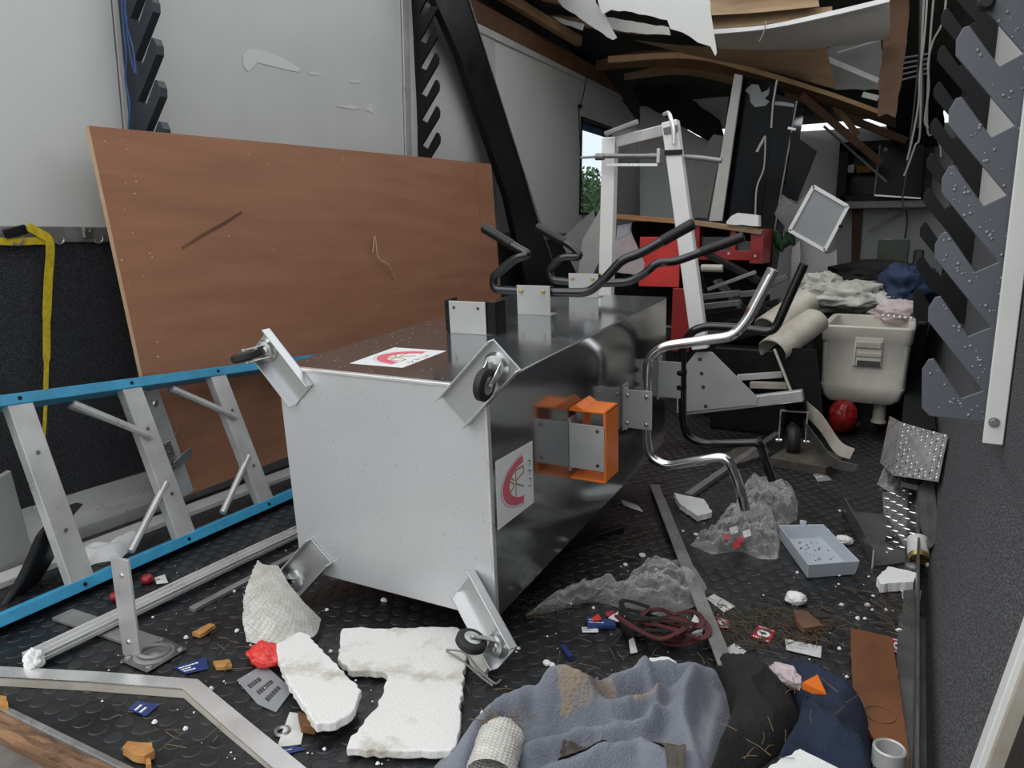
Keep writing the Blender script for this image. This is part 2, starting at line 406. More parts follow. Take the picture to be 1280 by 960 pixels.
# window
wn = thing('window_1', None, None, (XL, (wy0 + wy1) / 2, wz0), kind='structure')
m = MB()
for a, b in (((XL - .06, wy0, wz0), (XL + .008, wy0 + .022, wz1)), ((XL - .06, wy1 - .022, wz0), (XL + .008, wy1, wz1)), ((XL - .06, wy0, wz0), (XL + .008, wy1, wz0 + .022)), ((XL - .06, wy0, wz1 - .022), (XL + .008, wy1, wz1))): m.bb(a, b)
m.build('window_frame', 'black', wn, bevel=.003)
MB().bb((XL - .034, wy0 + .02, wz0 + .02), (XL - .030, wy1 - .02, wz1 - .02)).build('pane', 'pane', wn)
MB().bb((XL - .050, wy0 + .02, wz1 - .085), (XL - .044, wy1 - .02, wz1 - .02)).build('sunshade_strip', 'blue_cord', wn)
# ---- right wall (leaning)
def rw(y0, y1, z0, z1, t, m, name, x_in=0.0, **kw):
    return MB().prism([(XR(z0) - x_in, y0, z0), (XR(z1) - x_in, y0, z1), (XR(z1) - x_in, y1, z1), (XR(z0) - x_in, y1, z0)], (t, 0, 0)).build(name, m, **kw)
wr = MB().prism([(XR(0), 1.14, 0), (XR(.5), 1.14, .5), (XR(1), 1.14, .96), (XR(1) + .06, 1.14, .96), (XR(1) + .06, 1.14, 0)], (0, YF - 1.14, 0)).build('wall_right', 'carpet_r', kind='structure')
rw(1.85, YF, .955, 2.15, .05, 'white_panel', 'wall_panel', parent=wr)
rw(1.14, 1.85, .955, 2.15, .05, 'carpet_r', 'wall_panel', parent=wr)
# metal kick strip at its foot
MB().bb((.072, 1.0, 0), (.078, 5.2, .075)).build('baseboard_right', 'steel_dark', kind='structure', bevel=.001)
MB().bb((.045, .97, .0), (.078, 5.2, .006)).build('trim_8', 'steel_dark', kind='structure')
# rear end of the right wall: white door trim, then the dark door frame
def rwt(y0, y1, t, m_, name, x_in):
    zs_ = (0, .5, 2.1); MB().prism([(XR(z) - x_in, y0, z) for z in zs_] + [(XR(z) - x_in + t, y0, z) for z in zs_[::-1]], (0, y1 - y0, 0)).build(name, m_, kind='structure', bevel=.002)
rwt(1.105, 1.142, .08, 'white', 'trim_9', .012)
rwt(1.097, 1.105, .08, 'cream', 'trim_10', .004)
rwt(.80, 1.097, .06, 'black', 'trim_11', -.014)
rwt(.96, .966, .02, 'steel_dark', 'trim_12', -.008)
# ---- front wall with a door leaf ajar beside the cabinets
wf = MB().bb((XL, YF, 0), (.3, YF + .06, 1.86)).build('wall_front', 'white', kind='structure')
# ---- roof: dark underside of the sagging skin
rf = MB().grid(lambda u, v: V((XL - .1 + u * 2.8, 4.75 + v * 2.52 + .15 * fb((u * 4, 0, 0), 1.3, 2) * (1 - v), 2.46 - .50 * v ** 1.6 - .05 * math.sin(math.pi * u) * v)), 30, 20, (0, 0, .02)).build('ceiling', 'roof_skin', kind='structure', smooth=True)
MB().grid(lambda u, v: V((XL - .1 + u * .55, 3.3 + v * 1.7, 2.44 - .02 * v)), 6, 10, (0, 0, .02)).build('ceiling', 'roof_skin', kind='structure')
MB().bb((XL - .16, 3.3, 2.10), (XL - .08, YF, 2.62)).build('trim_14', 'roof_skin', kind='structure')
def jagged(px, y, jag=0, seed=0):
    pts = []
    r2 = random.Random(seed)
    for i, q in enumerate(px):
        n_ = px[(i + 1) % len(px)]; a = P(q[0], q[1], y=q[2] if len(q) > 2 else y); b = P(n_[0], n_[1], y=n_[2] if len(n_) > 2 else y)
        pts.append(a)
        if jag:
            k = max(1, int((b - a).length / .04))
            for j in range(1, k): pts.append(a.lerp(b, j / k) + V((r2.uniform(-jag, jag), 0, r2.uniform(-jag, jag))))
    return pts
def hang(name, px, y, m, t=.008, label=None, cat=None, jag=.006, seed=1, off=None, parent=None, group=None, bevel=0):
    return MB().prism(jagged(px, y, jag, seed), off or (0, t, 0)).build(name, m, parent, label, cat, group, bevel=bevel)
def ribbon(name, top, bot, m, n=28, t=(0, .012, 0), label=None, cat=None, parent=None, group=None):
    """bent sheet between two polylines of (px, py, distance)"""
    def sm(pl):
        q = [P(a, b, y=c) for a, b, c in pl]; s_ = crom(q, 8) if len(q) > 2 else q
        return s_
    A, B = sm(top), sm(bot)
    def at(L, u):
        x = u * (len(L) - 1); i = min(int(x), len(L) - 2); return L[i].lerp(L[i + 1], x - i)
    return MB().grid(lambda u, v: at(A, u).lerp(at(B, u), v), n, 3, t).build(name, m, parent, label, cat, group, smooth=True)
def beam(name, a, b, w_, h_, m, label=None, cat=None, group=None, up=(0, 0, 1), parent=None):
    return MB().bar(P(*a[:2], y=a[2]), P(*b[:2], y=b[2]), w_, h_, up).build(name, m, parent, label, cat, group, bevel=.003)
# torn white ceiling panels
hang('ceiling_panel', [(690, -20), (697, 0), (711, 14), (725, 23), (744, 36), (766, 50), (771, 47), (760, 26), (745, 4), (740, -20)], 4.45, 'white_panel_b', .007, 'narrow torn tongue of white ceiling panel hanging beside the left joists', 'ceiling panel', .006, 2)
hang('ceiling_panel', [(742, -30), (748, 4), (753, 18), (764, 12), (790, 15), (834, 25), (838, 36), (852, 40), (872, 53), (888, 58), (894, 70), (896, 66), (892, 40), (888, 14), (884, -30)], 4.40, 'white_panel', .007, 'wide torn white ceiling panel hanging with a pointed ragged tail', 'ceiling panel', .005, 3)
cp = ribbon('ceiling_panel', [(886, 39, 4.7), (958, 33, 4.75), (1033, 18, 4.8), (1112, -2, 4.85)], [(888, 60, 5.0), (958, 62, 5.05), (1033, 59, 5.1), (1112, 48, 5.15)], 'offwhite', label='long bowed grey-white ceiling panel with a bright cut edge', cat='ceiling panel')
ribbon('cut_edge', [(886, 37, 4.66), (958, 31, 4.71), (1033, 15, 4.76), (1112, -4, 4.81)], [(886, 43, 4.66), (958, 36, 4.71), (1033, 21, 4.76), (1112, 2, 4.81)], 'foam_clean', t=(0, .03, 0), parent=cp)
ribbon('bent_plywood', [(792, 50, 5.0), (860, 57, 5.1), (950, 60, 5.2), (1032, 58, 5.3)], [(800, 52, 5.1), (870, 70, 5.25), (960, 88, 5.4), (1046, 112, 5.5)], 'tan_ply', label='tan plywood sheet bowed under the grey-white ceiling panel', cat='plywood')
ribbon('bent_plywood', [(862, -10, 4.9), (940, -6, 4.9), (1022, -8, 4.9)], [(866, 20, 4.8), (940, 16, 4.8), (1024, 8, 4.8)], 'tan_ply', label='tan plywood strip curling above the bowed grey-white ceiling panel', cat='plywood')
ribbon('bent_plywood', [(868, 22, 4.9), (950, 16, 4.9), (1040, 8, 4.9)], [(868, 38, 4.85), (950, 31, 4.85), (1040, 16, 4.85)], 'tan_ply', label='thin tan plywood ply between two curling layers of the roof', cat='plywood')
ribbon('bent_lath', [(760, 70, 5.3), (860, 66, 5.4), (940, 84, 5.5), (1030, 112, 5.6), (1100, 137, 5.7)], [(760, 78, 5.3), (860, 73, 5.4), (940, 91, 5.5), (1030, 118, 5.6), (1100, 143, 5.7)], 'pine_light', label='long pale bent wooden lath sweeping down to the splintered post', cat='lath', t=(0, .03, 0))
ribbon('bent_plywood', [(745, 76, 5.5), (800, 64, 5.6), (880, 66, 5.7), (960, 90, 5.8), (1060, 125, 5.9), (1120, 150, 6.0)], [(745, 88, 5.6), (800, 84, 5.7), (880, 88, 5.8), (960, 108, 5.9), (1060, 140, 6.0), (1120, 160, 6.1)], 'pine_dark', label='dark brown bowed roof plywood under the pale bent lath', cat='plywood')
ribbon('bent_plywood', [(780, 92, 5.9), (860, 80, 6.0), (960, 104, 6.1), (1010, 118, 6.2)], [(780, 100, 6.0), (860, 94, 6.1), (960, 118, 6.2), (1010, 130, 6.3)], 'tan_ply', label='small tan plywood layer curving above the tall black cupboard', cat='plywood')
hang('ceiling_panel', [(1030, 62), (1100, 40), (1108, 100), (1098, 112), (1046, 112)], 5.75, 'greywhite', .008, 'grey ceiling panel wedged behind the splintered timber post', 'ceiling panel', .004, 5)
for k, (a, b, d_) in enumerate((((1030, 72), (1098, 101), 5.6), ((1078, 118), (1098, 123), 5.65), ((1046, 66), (1100, 50), 5.6))):
    beam('trim_strip', (*a, d_), (*b, d_), .012, (.032, .034, .012)[k], 'foam_clean', ('white plastic strip slanting behind the timber post', 'short white strip end poking out low behind the timber post', 'thin white strip rising behind the timber post')[k], 'strip')
for k in range(5):
    beam('trim_strip', (1118, 74 + k * 7, 5.9), (1162, 70 + k * 6 - 3, 5.9), .010, .012, 'greywhite', 'thin grey-white strip splayed between timber post and right wall', 'strip', 'splayed strips beside the timber post')
hang('timber_post', [(1110, -25), (1138, -25), (1136, 20), (1131, 70), (1122, 128), (1119, 147), (1108, 142), (1097, 146), (1099, 100), (1105, 40)], 5.2, 'pine_dark', .06, 'broken dark timber post hanging down from the torn roof', 'timber', .004, 6)
beam('roof_joist', (1000, 118, 5.9), (1100, 203, 6.2), .05, .085, 'pine_dark', 'thick brown roof joist snapped and slanting down to the far cupboard', 'timber', up=(0, 1, 0))
beam('roof_joist', (1032, 118, 6.0), (1072, 168, 6.2), .04, .045, 'pine', 'short reddish roof joist crossing the thick snapped joist', 'timber', up=(0, 1, 0))
beam('roof_joist', (1040, 140, 6.3), (1132, 176, 6.5), .05, .07, 'pine_dark', 'brown roof joist lying across the bright gap above front wall', 'timber', up=(0, 1, 0))
beam('metal_strip', (1030, 158, 6.88), (1109, 228, 6.84), .02, .035, 'alu_dull', 'grey metal strip slanting across the black far cupboard', 'strip', up=(0, 1, 0))
beam('roof_joist', (618, -12, 4.3), (724, 52, 5.2), .05, .06, 'pine', 'pale brown roof joist running beside the left top plate', 'timber')
beam('roof_joist', (680, 22, 5.0), (800, 38, 5.0), .04, .05, 'pine', 'brown crosswise roof joist behind the torn white tongue', 'timber')
beam('roof_joist', (680, -4, 4.6), (722, 4, 4.6), .04, .05, 'pine', 'short brown roof joist above the torn white tongue', 'timber')
hang('torn_ply', [(690, 20), (730, 30), (728, 38), (700, 28)], 4.9, 'foam_clean', .006, 'splinter of white-faced ply behind the torn tongue', 'splinter', .004, 8)
hang('ceiling_panel', [(752, 20), (836, 34), (838, 44), (800, 42), (760, 36)], 4.9, 'offwhite', .008, 'grey-white ply layer showing behind the wide torn ceiling panel', 'ceiling panel', .004, 9)
hang('roof_sheet', [(1112, 120), (1180, 100), (1180, 182), (1118, 182), (1105, 150)], 6.9, 'black_matt', .02, 'black sheet added to block the sky in the far right corner', 'lining', .004, 14)  # dark sheet added to close the bright gap over the front wall
# dark sagging roof lining in the front corner and grey panels hanging there
hang('roof_sheet', [(790, 108), (830, 100), (900, 150), (905, 172), (884, 176), (840, 150), (800, 128)], 6.4, 'black_matt', .01, 'black roof lining sagging in the far left corner', 'lining', .004, 10)
hang('wall_board', [(800, 100), (880, 85), (915, 95), (905, 160), (870, 128), (826, 112)], 6.7, 'greywhite', .01, 'dim grey board above the sagging black lining', 'board', .003, 11)
hang('wall_board', [(800, 128), (842, 152), (886, 178), (880, 215), (868, 275), (800, 275)], 6.8, 'white_panel_b', .01, 'grey-white board standing behind the red bench', 'board', .003, 12)
hang('wall_board', [(858, 230), (868, 200), (892, 168), (905, 170), (884, 272), (862, 272)], 6.0, 'greywhite', .012, 'grey board leaning beside the tall black cupboard', 'board', .003, 13)
# loose wires by the window
MB().tube([P(733, 95, y=5.7), P(729, 120, y=5.68), P(725, 134, y=5.66), P(724, 150, y=5.7), P(727, 220, y=5.7), P(729, 290, y=5.7)], .004, 6, 5).build('hanging_wire', 'wire_black', label='thin black wire hanging down beside the window', cat='wire')
MB().box(P(725, 133, y=5.66), (.03, .02, .025)).build('cable_clip', 'black', label='small black cable clip on the wire above window', cat='clip')
# ================================================================== WALL RACKS, PLYWOOD, LADDER
def rack(label, y, xw, sgn, z0, zE, n, m, t=.012, lean=0, reach=.112, body=.055, grp=None, drops=False):
    """upright plate set square to the wall with slanted fingers; sgn = -1 points to -x"""
    def wx(z): return xw + lean * z
    pts = [V((wx(z0), y, z0)), V((wx(z0) + sgn * (body + reach - .02), y, z0 + .004)), V((wx(z0) + sgn * (body + reach - .005), y, z0 + .02))]
    for k in range(n):
        e = zE + .13 * k
        def q(a, b): return V((wx(e + b) + sgn * (body + a), y, e + b))
        if k: pts.append(q(0, 0))
        pts += ([q(reach, .137)] if k else []) + [q(reach + .002, .165), q(reach - .008, .187), q(reach - .018, .19), q(.037, .110)]
    zt = zE + .13 * n
    pts += [V((wx(zt) + sgn * body, y, zt)), V((wx(zt), y, zt))]
    root = thing('wall_rack', label, 'rack', (wx(z0), y, z0), grp)
    MB().prism(pts, (0, t, 0)).build('rack_plate', m, root, bevel=.0015)
    MB().bb((min(wx(z0), wx(z0) + sgn * .004), y, z0 + .02), (max(wx(z0), wx(z0) + sgn * .03), y + .05, z0 + .06)).build('mounting_foot', m, root)
    if drops:
        m2 = MB(); r2 = random.Random(11)
        for _ in range(620):
            z = r2.uniform(z0 + .01, 1.75); a = r2.uniform(.0, body + reach); k = (z - zE) / .13; e = zE + .13 * math.floor(k)
            # keep drops on the solid part only
            inside = False
            for kk in range(-1, 3):
                ee = zE + .13 * (math.floor(k) - kk)
                u = a - body; lo = ee + u * (.137 / reach); hi = ee + .110 + (u - .037) * (.08 / (reach - .055))
                if 0 <= u <= reach - .012 and lo + .004 < z < hi - .004: inside = True
            if a < body - .004: inside = True
            if z < zE + .115: inside = a < body + reach - .03
            if not inside: continue
            c = V((wx(z) + sgn * a, y, z)); r_ = r2.choice((.0011, .0015, .0020, .0028, .0038))
            m2.lathe(c, (0, -1, 0), [(r_, 0), (r_ * .85, r_ * .35), (r_ * .4, r_ * .6)], 8)
        m2.build('water_drops', 'drop', root, kind='stuff', smooth=2)
    return root
rack('blue-black wall rack with slanted fingers and a blue cord on white wall', 1.79, XL, 1, .98, 1.01, 9, 'rack_blue', .03)
MB().tube([P(a, b, y=1.76) for a, b in ((152, -5), (155, 40), (158, 70), (157, 100), (162, 130), (161, 165))], .004, 6, 5).tube([P(a, b, y=1.75) for a, b in ((156, -5), (158, 30), (166, 60), (170, 92), (165, 78), (160, 50), (158, 20))], .003, 6, 5).build('hanging_string', 'blue_cord', label='thin blue cord hanging on the blue-black wall rack', cat='cord')
rack('black wall rack with slanted fingers beside the metal seam strip', 3.48, XL, 1, .98, 1.04, 9, 'black', .014, body=.045)
rack('grey wall rack with slanted fingers covered in raindrops on right wall', 1.80, .185, -1, .575, .512, 12, 'rack_grey', .008, body=.043, drops=True)
rack('black wall rack with slanted fingers on right wall behind the wet grey one', 3.45, .185, -1, .62, .56, 12, 'black', .012, body=.075)
# white flat bar holding the wet rack
m = MB(); m.prism([(XR(z) - d_, 1.745, z) for z, d_ in ((.545, .003), (.545, .038), (2.05, .038), (2.05, .003))], (0, .012, 0))
wb = m.build('flat_bar', 'white', label='white flat steel bar bolted up the edge of the wet grey rack', cat='bar', bevel=.002)
for z in (.59, 1.6):
    p = V((XR(z) - .023, 1.744, z)); MB().lathe(p, (0, -1, 0), [(.010, 0), (.010, .002)], 14).lathe(p, (0, -1, 0), [(.0065, .002), (.0065, .006)], 6).build('bolt', 'zinc', wb)
MB().lathe(P(1232, 6, y=1.799), (0, -1, 0), [(.010, 0), (.016, .012), (.016, .022), (.010, .028)], 16).build('rubber_knob', 'rubber', label='round black rubber knob on the wet grey rack', cat='knob', smooth=True)
# black plank leaning on the left wall
m = MB(); A = [P(x_, y_, x=-2.26) for x_, y_ in ((541, -6), (583, -14), (690, 330), (704, 372), (662, 372), (634, 245), (574, 68))]
plank = m.prism(A, (-.04, 0, 0)).build('leaning_plank', 'black', label='wide black board leaning diagonally against the white wall', cat='board', bevel=.002)
MB().tube([P(584, -8, x=-2.255), P(650, 200, x=-2.255), P(692, 330, x=-2.255)], .004, 6).build('edge_strip', 'alu_dull', plank)  # lit edge of the board, laid on as a thin pale strip
# ---- plywood sheet
pl = thing('plywood_sheet', 'large reddish-brown plywood sheet leaning on the left wall', 'plywood', (-2.28, 2.9, .05))
TL, TR_, BL_ = P(110, 157, x=-2.235), P(614, 205, x=-2.235), V((-2.215, 1.66, .05))
BR_ = BL_ + (TR_ - TL)
nrm = (TR_ - TL).cross(BL_ - TL).normalized()
if nrm.x < 0: nrm = -nrm
MB().grid(lambda u, v: TL.lerp(TR_, u).lerp(BL_.lerp(BR_, u), v) + nrm * (.012 * math.sin(math.pi * u)), 24, 8, -nrm * .012).build('sheet', 'ply', pl, smooth=True)
MB().bar(TL - nrm * .006, BL_ - nrm * .006, .013, .004, nrm.cross(TL - BL_)).build('cut_edge', 'ply_edge', pl)
for u0, v0, u1, v1, w_ in ((.06, .0, .06, 1, .004), (.93, .0, .93, 1, .006)):
    pass
def onply(u, v): return TL.lerp(TR_, u).lerp(BL_.lerp(BR_, u), v) + nrm * (.012 * math.sin(math.pi * u) + .0005)
MB().prism([onply(u, v) for u, v in ((.10, .30), (.14, .265), (.18, .235), (.215, .205), (.216, .212), (.18, .245), (.14, .275), (.10, .308))], nrm * .0005).build('gouge', 'pine_dark', pl)
MB().prism([onply(u, v) for u, v in ((.925, .03), (.94, .03), (.94, .97), (.925, .97))], nrm * .003).build('batten', 'ply', pl)
m = MB(); r2 = random.Random(3)
for _ in range(70):
    u, v = (r2.uniform(.005, .055), r2.uniform(0, 1)) if r2.random() < .4 else (r2.uniform(.03, .97), r2.choice((.02, .03, .03)) + r2.uniform(-.01, .02)) if r2.random() < .5 else (r2.random(), r2.random())
    c = onply(u, v); m.lathe(c, nrm, [(r2.uniform(.0015, .004), 0), (.001, .002)], 6)
m.build('paint_specks', 'ply_edge', pl, kind='stuff')
MB().tube([onply(.508, .36) + nrm * .01, onply(.515, .30) + nrm * .02, onply(.52, .38) + nrm * .015, onply(.545, .41) + nrm * .02, onply(.57, .47) + nrm * .006], .003, 5, 4).build('splinter', 'ply_edge', pl)
# ---- yellow strap
st = thing('ratchet_strap', 'yellow ratchet strap hooked on the rail and hanging to the floor', 'strap', (-2.37, 1.3, .1))
def strap(pts, w_, m, name):
    q = crom([P(a, b, x=x_) for a, b, x_ in pts], 6)
    mb = MB(); n = len(q)
    for i, p in enumerate(q):
        d = (q[min(i + 1, n - 1)] - q[max(i - 1, 0)]).normalized(); s_ = d.cross(V((1, 0, 0))).normalized() * (w_[min(i * len(w_) // n, len(w_) - 1)] / 2)
        mb.v += [p - s_, p + s_, p + s_ + V((.003, 0, 0)), p - s_ + V((.003, 0, 0))]
    for i in range(n - 1):
        a, b = i * 4, (i + 1) * 4
        for j in range(4): mb.f.append((a + j, a + (j + 1) % 4, b + (j + 1) % 4, b + j))
    mb.f += [(0, 1, 2, 3), (n * 4 - 4, n * 4 - 3, n * 4 - 2, n * 4 - 1)]
    return mb.build(name, m, st)
strap([(-15, 301, -2.39), (20, 302, -2.39), (50, 301, -2.39), (64, 303, -2.385)], (.022,), 'yellow', 'webbing')
strap([(34, 283, -2.39), (50, 292, -2.385), (62, 304, -2.38), (60, 350, -2.385), (58, 400, -2.385), (58, 440, -2.385), (57, 480, -2.38), (56, 520, -2.37), (53, 560, -2.36), (48, 605, -2.33)], (.026, .026, .026, .022, .014, .010, .008), 'yellow', 'webbing')
MB().bar(P(6, 293, x=-2.385), P(32, 286, x=-2.385), .016, .028).build('ratchet', 'black', st, bevel=.003)
for px_, py_ in ((20, 301), (72, 300), (121, 299)):
    c = P(px_, py_, x=-2.395); ang = [R(a) for a in range(-150, 60, 30)]
    MB().tube([c + V((.010, math.cos(a) * .016, math.sin(a) * .016 + .004)) for a in ang], .0035, 6, 3).build('hook', 'zinc', label={20: 'small zinc hook on the grey rail under the black ratchet', 72: 'small zinc hook on the grey rail beside hanging yellow webbing', 121: 'small zinc hook on the grey rail against the plywood edge'}[px_], cat='hook', group='hooks on the tie-down rail', smooth=True)
ft = thing('rail_fitting', 'zinc tie-down fitting clipped on the grey rail beside the plywood', 'fitting', P(105, 292, x=-2.40))
c = P(106, 291, x=-2.40)
MB().box(c + V((.012, 0, 0)), (.012, .03, .035)).build('fitting_body', 'zinc', ft, bevel=.003)
for k in (-1, 1): MB().lathe(c + V((.016, .01 * k, .006)), (1, 0, 0), [(.006, 0), (.006, .006), (.003, .007)], 10).build('rivet', 'zinc', ft)
# ---- stepladder lying on its side
lad = thing('stepladder', 'blue-railed aluminium stepladder lying on its side along the wall', 'ladder', (-2.0, 1.6, 0))
Lb0, Lb1 = V((-1.925, .80, .035)), V((-2.0, 2.62, .035))          # lower rail
Lt0, Lt1 = V((-2.12, .86, .515)), V((-2.165, 2.62, .430))         # upper rail
upv = (Lt0.lerp(Lt1, .5) - Lb0.lerp(Lb1, .5)).normalized()
def rail_(a, b, sgn):
    d = (b - a).normalized(); fw = d.cross(upv).normalized()
    if fw.x < 0: fw = -fw
    m = MB(); m.bar(a, b, .030, .006, upv)                  # web
    m.v  # channel: web faces along the rail height, two flanges
    M_ = MB()
    M_.bar(a + fw * .0, b + fw * .0, .075, .006, upv)
    M_.bar(a + fw * .036 + upv * sgn * .013, b + fw * .036 + upv * sgn * .013, .006, .030, upv)
    M_.bar(a - fw * .036 + upv * sgn * .013, b - fw * .036 + upv * sgn * .013, .006, .030, upv)
    r_ = M_.build('rail', 'cyan', lad, bevel=.0015)
    return r_, fw
rl, fw = rail_(Lb0, Lb1, -1); ru, _ = rail_(Lt0, Lt1, 1)
for k in range(6):
    u = (1.146 + .345 * k - .80) / 1.82
    if u > .98: break
    a, b = Lb0.lerp(Lb1, u), Lt0.lerp(Lt1, (.346 + .345 * k) / 1.80 - .03)
    d = (b - a).normalized(); s_ = d.cross(fw).normalized()
    m = MB(); m.bar(a + fw * .034, b + fw * .034, .064, .003, fw); m.bar(a + s_ * .032 + fw * .004, b + s_ * .032 + fw * .004, .003, .060, fw); m.bar(a - s_ * .032 + fw * .020, b - s_ * .032 + fw * .020, .003, .030, fw)
    stp = m.build('step', 'alu', lad, bevel=.001)
    for e in (.28, .72): 
        c = a.lerp(b, e) + fw * .036; MB().lathe(c, fw, [(.006, 0), (.005, .003)], 8).build('rivet', 'steel_dark', stp)
    for c0, sg, rr in ((a, 1, rl), (b, -1, ru)):
        MB().lathe(c0 + fw * .039 - upv * sg * .013, fw, [(.006, 0), (.005, .003)], 8).build('rivet', 'black', rr)
    # knee braces
    if k in (1, 2):
        q = Lt0.lerp(Lt1, (.346 + .345 * (k - 1) + .10) / 1.80)
        MB().tube([q + fw * .02 - upv * .02, a.lerp(b, .66) + fw * .045], .011, 8).build('brace', 'alu', lad, smooth=True)
        MB().tube([q + fw * .0 - upv * .02, a.lerp(b, .70) + fw * .02], .009, 8).build('brace', 'alu_dull', lad, smooth=True)
    if k in (1, 2):
        q = Lb0.lerp(Lb1, u - .10)
        MB().tube([q + fw * .02 + upv * .02, a.lerp(b, .36) + fw * .03], .011, 8).build('brace', 'alu', lad, smooth=True)
# back leg section with hinge standing behind the steps
bk = thing('ladder_leg', 'loose aluminium leg with a hinge plate leaning on the plywood', 'leg', P(222, 640, x=-2.2))
a, b = P(232, 618, x=-2.14), P(186, 488, x=-2.175)
MB().bar(a, b, .055, .022, (1, 0, 0)).build('channel', 'alu', bk, bevel=.002)
c = P(212, 570, x=-2.125); d = (b - a).normalized()
MB().bar(c - d * .05, c + d * .05, .040, .006, (1, 0, 0)).build('hinge_plate', 'zinc', bk, bevel=.002)
MB().bar(c - d * .035 + V((.01, 0, 0)), c - d * .02 + V((.012, .07, .02)), .03, .006, (1, 0, 0)).build('hinge_leaf', 'zinc', bk, bevel=.002)
for k in range(4): MB().lathe(c + d * (.04 - .026 * k) + V((.003, 0, 0)), (1, 0, 0), [(.006, 0), (.004, .005)], 8).build('rivet', 'steel_dark', bk)
MB().lathe(a.lerp(b, .88) + V((.012, 0, 0)), (1, 0, 0), [(.012, 0), (.008, .003)], 12).build('plug', 'zinc', bk)
# grey board and black mudguard behind the ladder foot
MB().prism([P(x_, y_, x=-2.24) for x_, y_ in ((-40, 620), (14, 588), (44, 700), (-40, 735))], (-.02, 0, 0)).build('side_board', 'grey_panel', label='grey board standing behind the foot of the ladder', cat='board', bevel=.003)
m = MB()
cv = [(60, 652), (46, 668), (36, 690), (24, 716), (8, 744), (-12, 772)]
q = crom([P(a, b, x=-2.06) for a, b in cv], 5); n = len(q)
m.grid(lambda u, v: q[min(int(u * (n - 1) + .5), n - 1)] + V((-.05 * v + .03 * math.sin(math.pi * v), .13 * v, .03 * math.sin(math.pi * v))), n - 1, 8, (.006, 0, 0)).build('mudguard', 'black', label='curved black plastic mudguard behind the ladder foot', cat='mudguard', smooth=True)
# crumpled white sheet under the ladder
ol = [G(a, b) for a, b in ((88, 706), (98, 690), (130, 692), (172, 668), (180, 664), (176, 676), (150, 700), (120, 705), (104, 712))]
pad(ol, lambda p, r: (1 - r ** 3) * .03 + .012 * fb(p, 22, 3) * (1 - r), z0=.002).build('crumpled_sheet', 'foam_clean', label='crumpled white plastic sheet under the ladder steps', cat='plastic sheet', smooth=True)
# ================================================================== SILVER CABINET ON ITS BACK
AL = math.atan(.104 / 1.32); CW, CL, CHh = .2975, 1.324, .557
cab = thing('display_cabinet', 'large silver sheet-metal cabinet on casters tipped over on the rubber floor', 'cabinet', (-1.0875, 1.42, .08), rot=(AL, 0, 0))
CM = ROOT[cab.name]; CI = CM.inverted(); CO = CI @ CAM
def PB(px, py, u=None, v=None, w=None):
    d = CI.to_3x3() @ ray(px, py)
    t = (u - CO.x) / d.x if u is not None else (v - CO.y) / d.y if v is not None else (w - CO.z) / d.z
    return CO + d * t
def lb(mb, name, m, parent=cab, **kw): return mb.build(name, m, parent, local=True, **kw)
lb(MB().bb((-CW, .004, 0), (CW, CL, CHh)), 'body', 'steel_side', bevel=.004)
lb(MB().bb((-CW + .003, .006, CHh - .004), (CW - .003, CL - .002, CHh + .0006)), 'top_panel', 'steel_top', bevel=.0003)
lb(MB().bb((-CW - .001, 0, -.001), (CW + .001, .005, CHh + .001)), 'base_panel', 'silver_face', bevel=.0015)
m = MB()
for a, b in (((-CW - .002, -.003, CHh - .006), (CW + .002, .012, CHh + .003)), ((CW - .006, -.003, 0), (CW + .003, .012, CHh))): m.bb(a, b)
lb(m, 'edge_fold', 'alu_bright', bevel=.002)
# casters on diagonal channels
def caster(inner, outer, trail, vo=-.003):
    a, b = PB(*inner, v=-.003), PB(*outer, v=vo); d = (b - a).normalized(); s_ = d.cross(V((0, -1, 0))).normalized(); n = s_.cross(d).normalized()
    m = MB(); m.bar(a, b, .088, .004, n)
    for k in (-1, 1): m.bar(a + s_ * k * .042 + n * .011, b + s_ * k * .042 + n * .011, .004, .024, n)
    br = lb(m, 'caster_bracket', 'silver', bevel=.001)
    c = b - d * .035 + n * .002; tr = V(trail).normalized()
    lb(MB().lathe(c, n, [(.030, 0), (.030, .004), (.026, .008), (.024, .014), (.012, .017), (.010, .020)], 20), 'swivel_plate', 'zinc', br, smooth=True)
    w_ = c + n * .048 + tr * .030; ax = n.cross(tr).normalized()
    m = MB()
    for k in (-1, 1):
        m.prism([c + n * .012 + tr * -.014 + ax * k * .0145, c + n * .012 + tr * .014 + ax * k * .0145, w_ + tr * .006 + n * .004 + ax * k * .0145, w_ - tr * .004 + n * .010 + ax * k * .0145, w_ - tr * .010 + ax * k * .0145], ax * k * .0022)
    m.bar(c + n * .013 - tr * .014, c + n * .013 + tr * .014, .031, .003, n)
    m.cyl(w_ - ax * .019, w_ + ax * .019, .005, 10)
    lb(m, 'fork', 'zinc', br)
    wh = lb(MB().lathe(w_ - ax * .011, ax, [(.024, 0), (.031, .001), (.035, .005), (.035, .017), (.031, .021), (.024, .022)], 28), 'wheel', 'rubber', br, smooth=True)
    lb(MB().lathe(w_ - ax * .0125, ax, [(.010, 0), (.023, .002), (.023, .023), (.010, .025)], 20), 'hub', 'zinc', br, smooth=True)
    return CM @ w_
caster((380, 494), (326, 424), (-1, 0, -.25))
caster((569, 514), (634, 443), (-.12, 0, -1))
caster((582, 727), (634, 823), (-.9, 0, .35), -.085)
WBL = caster((402, 688), (360, 735), (-.9, 0, .35), -.03)
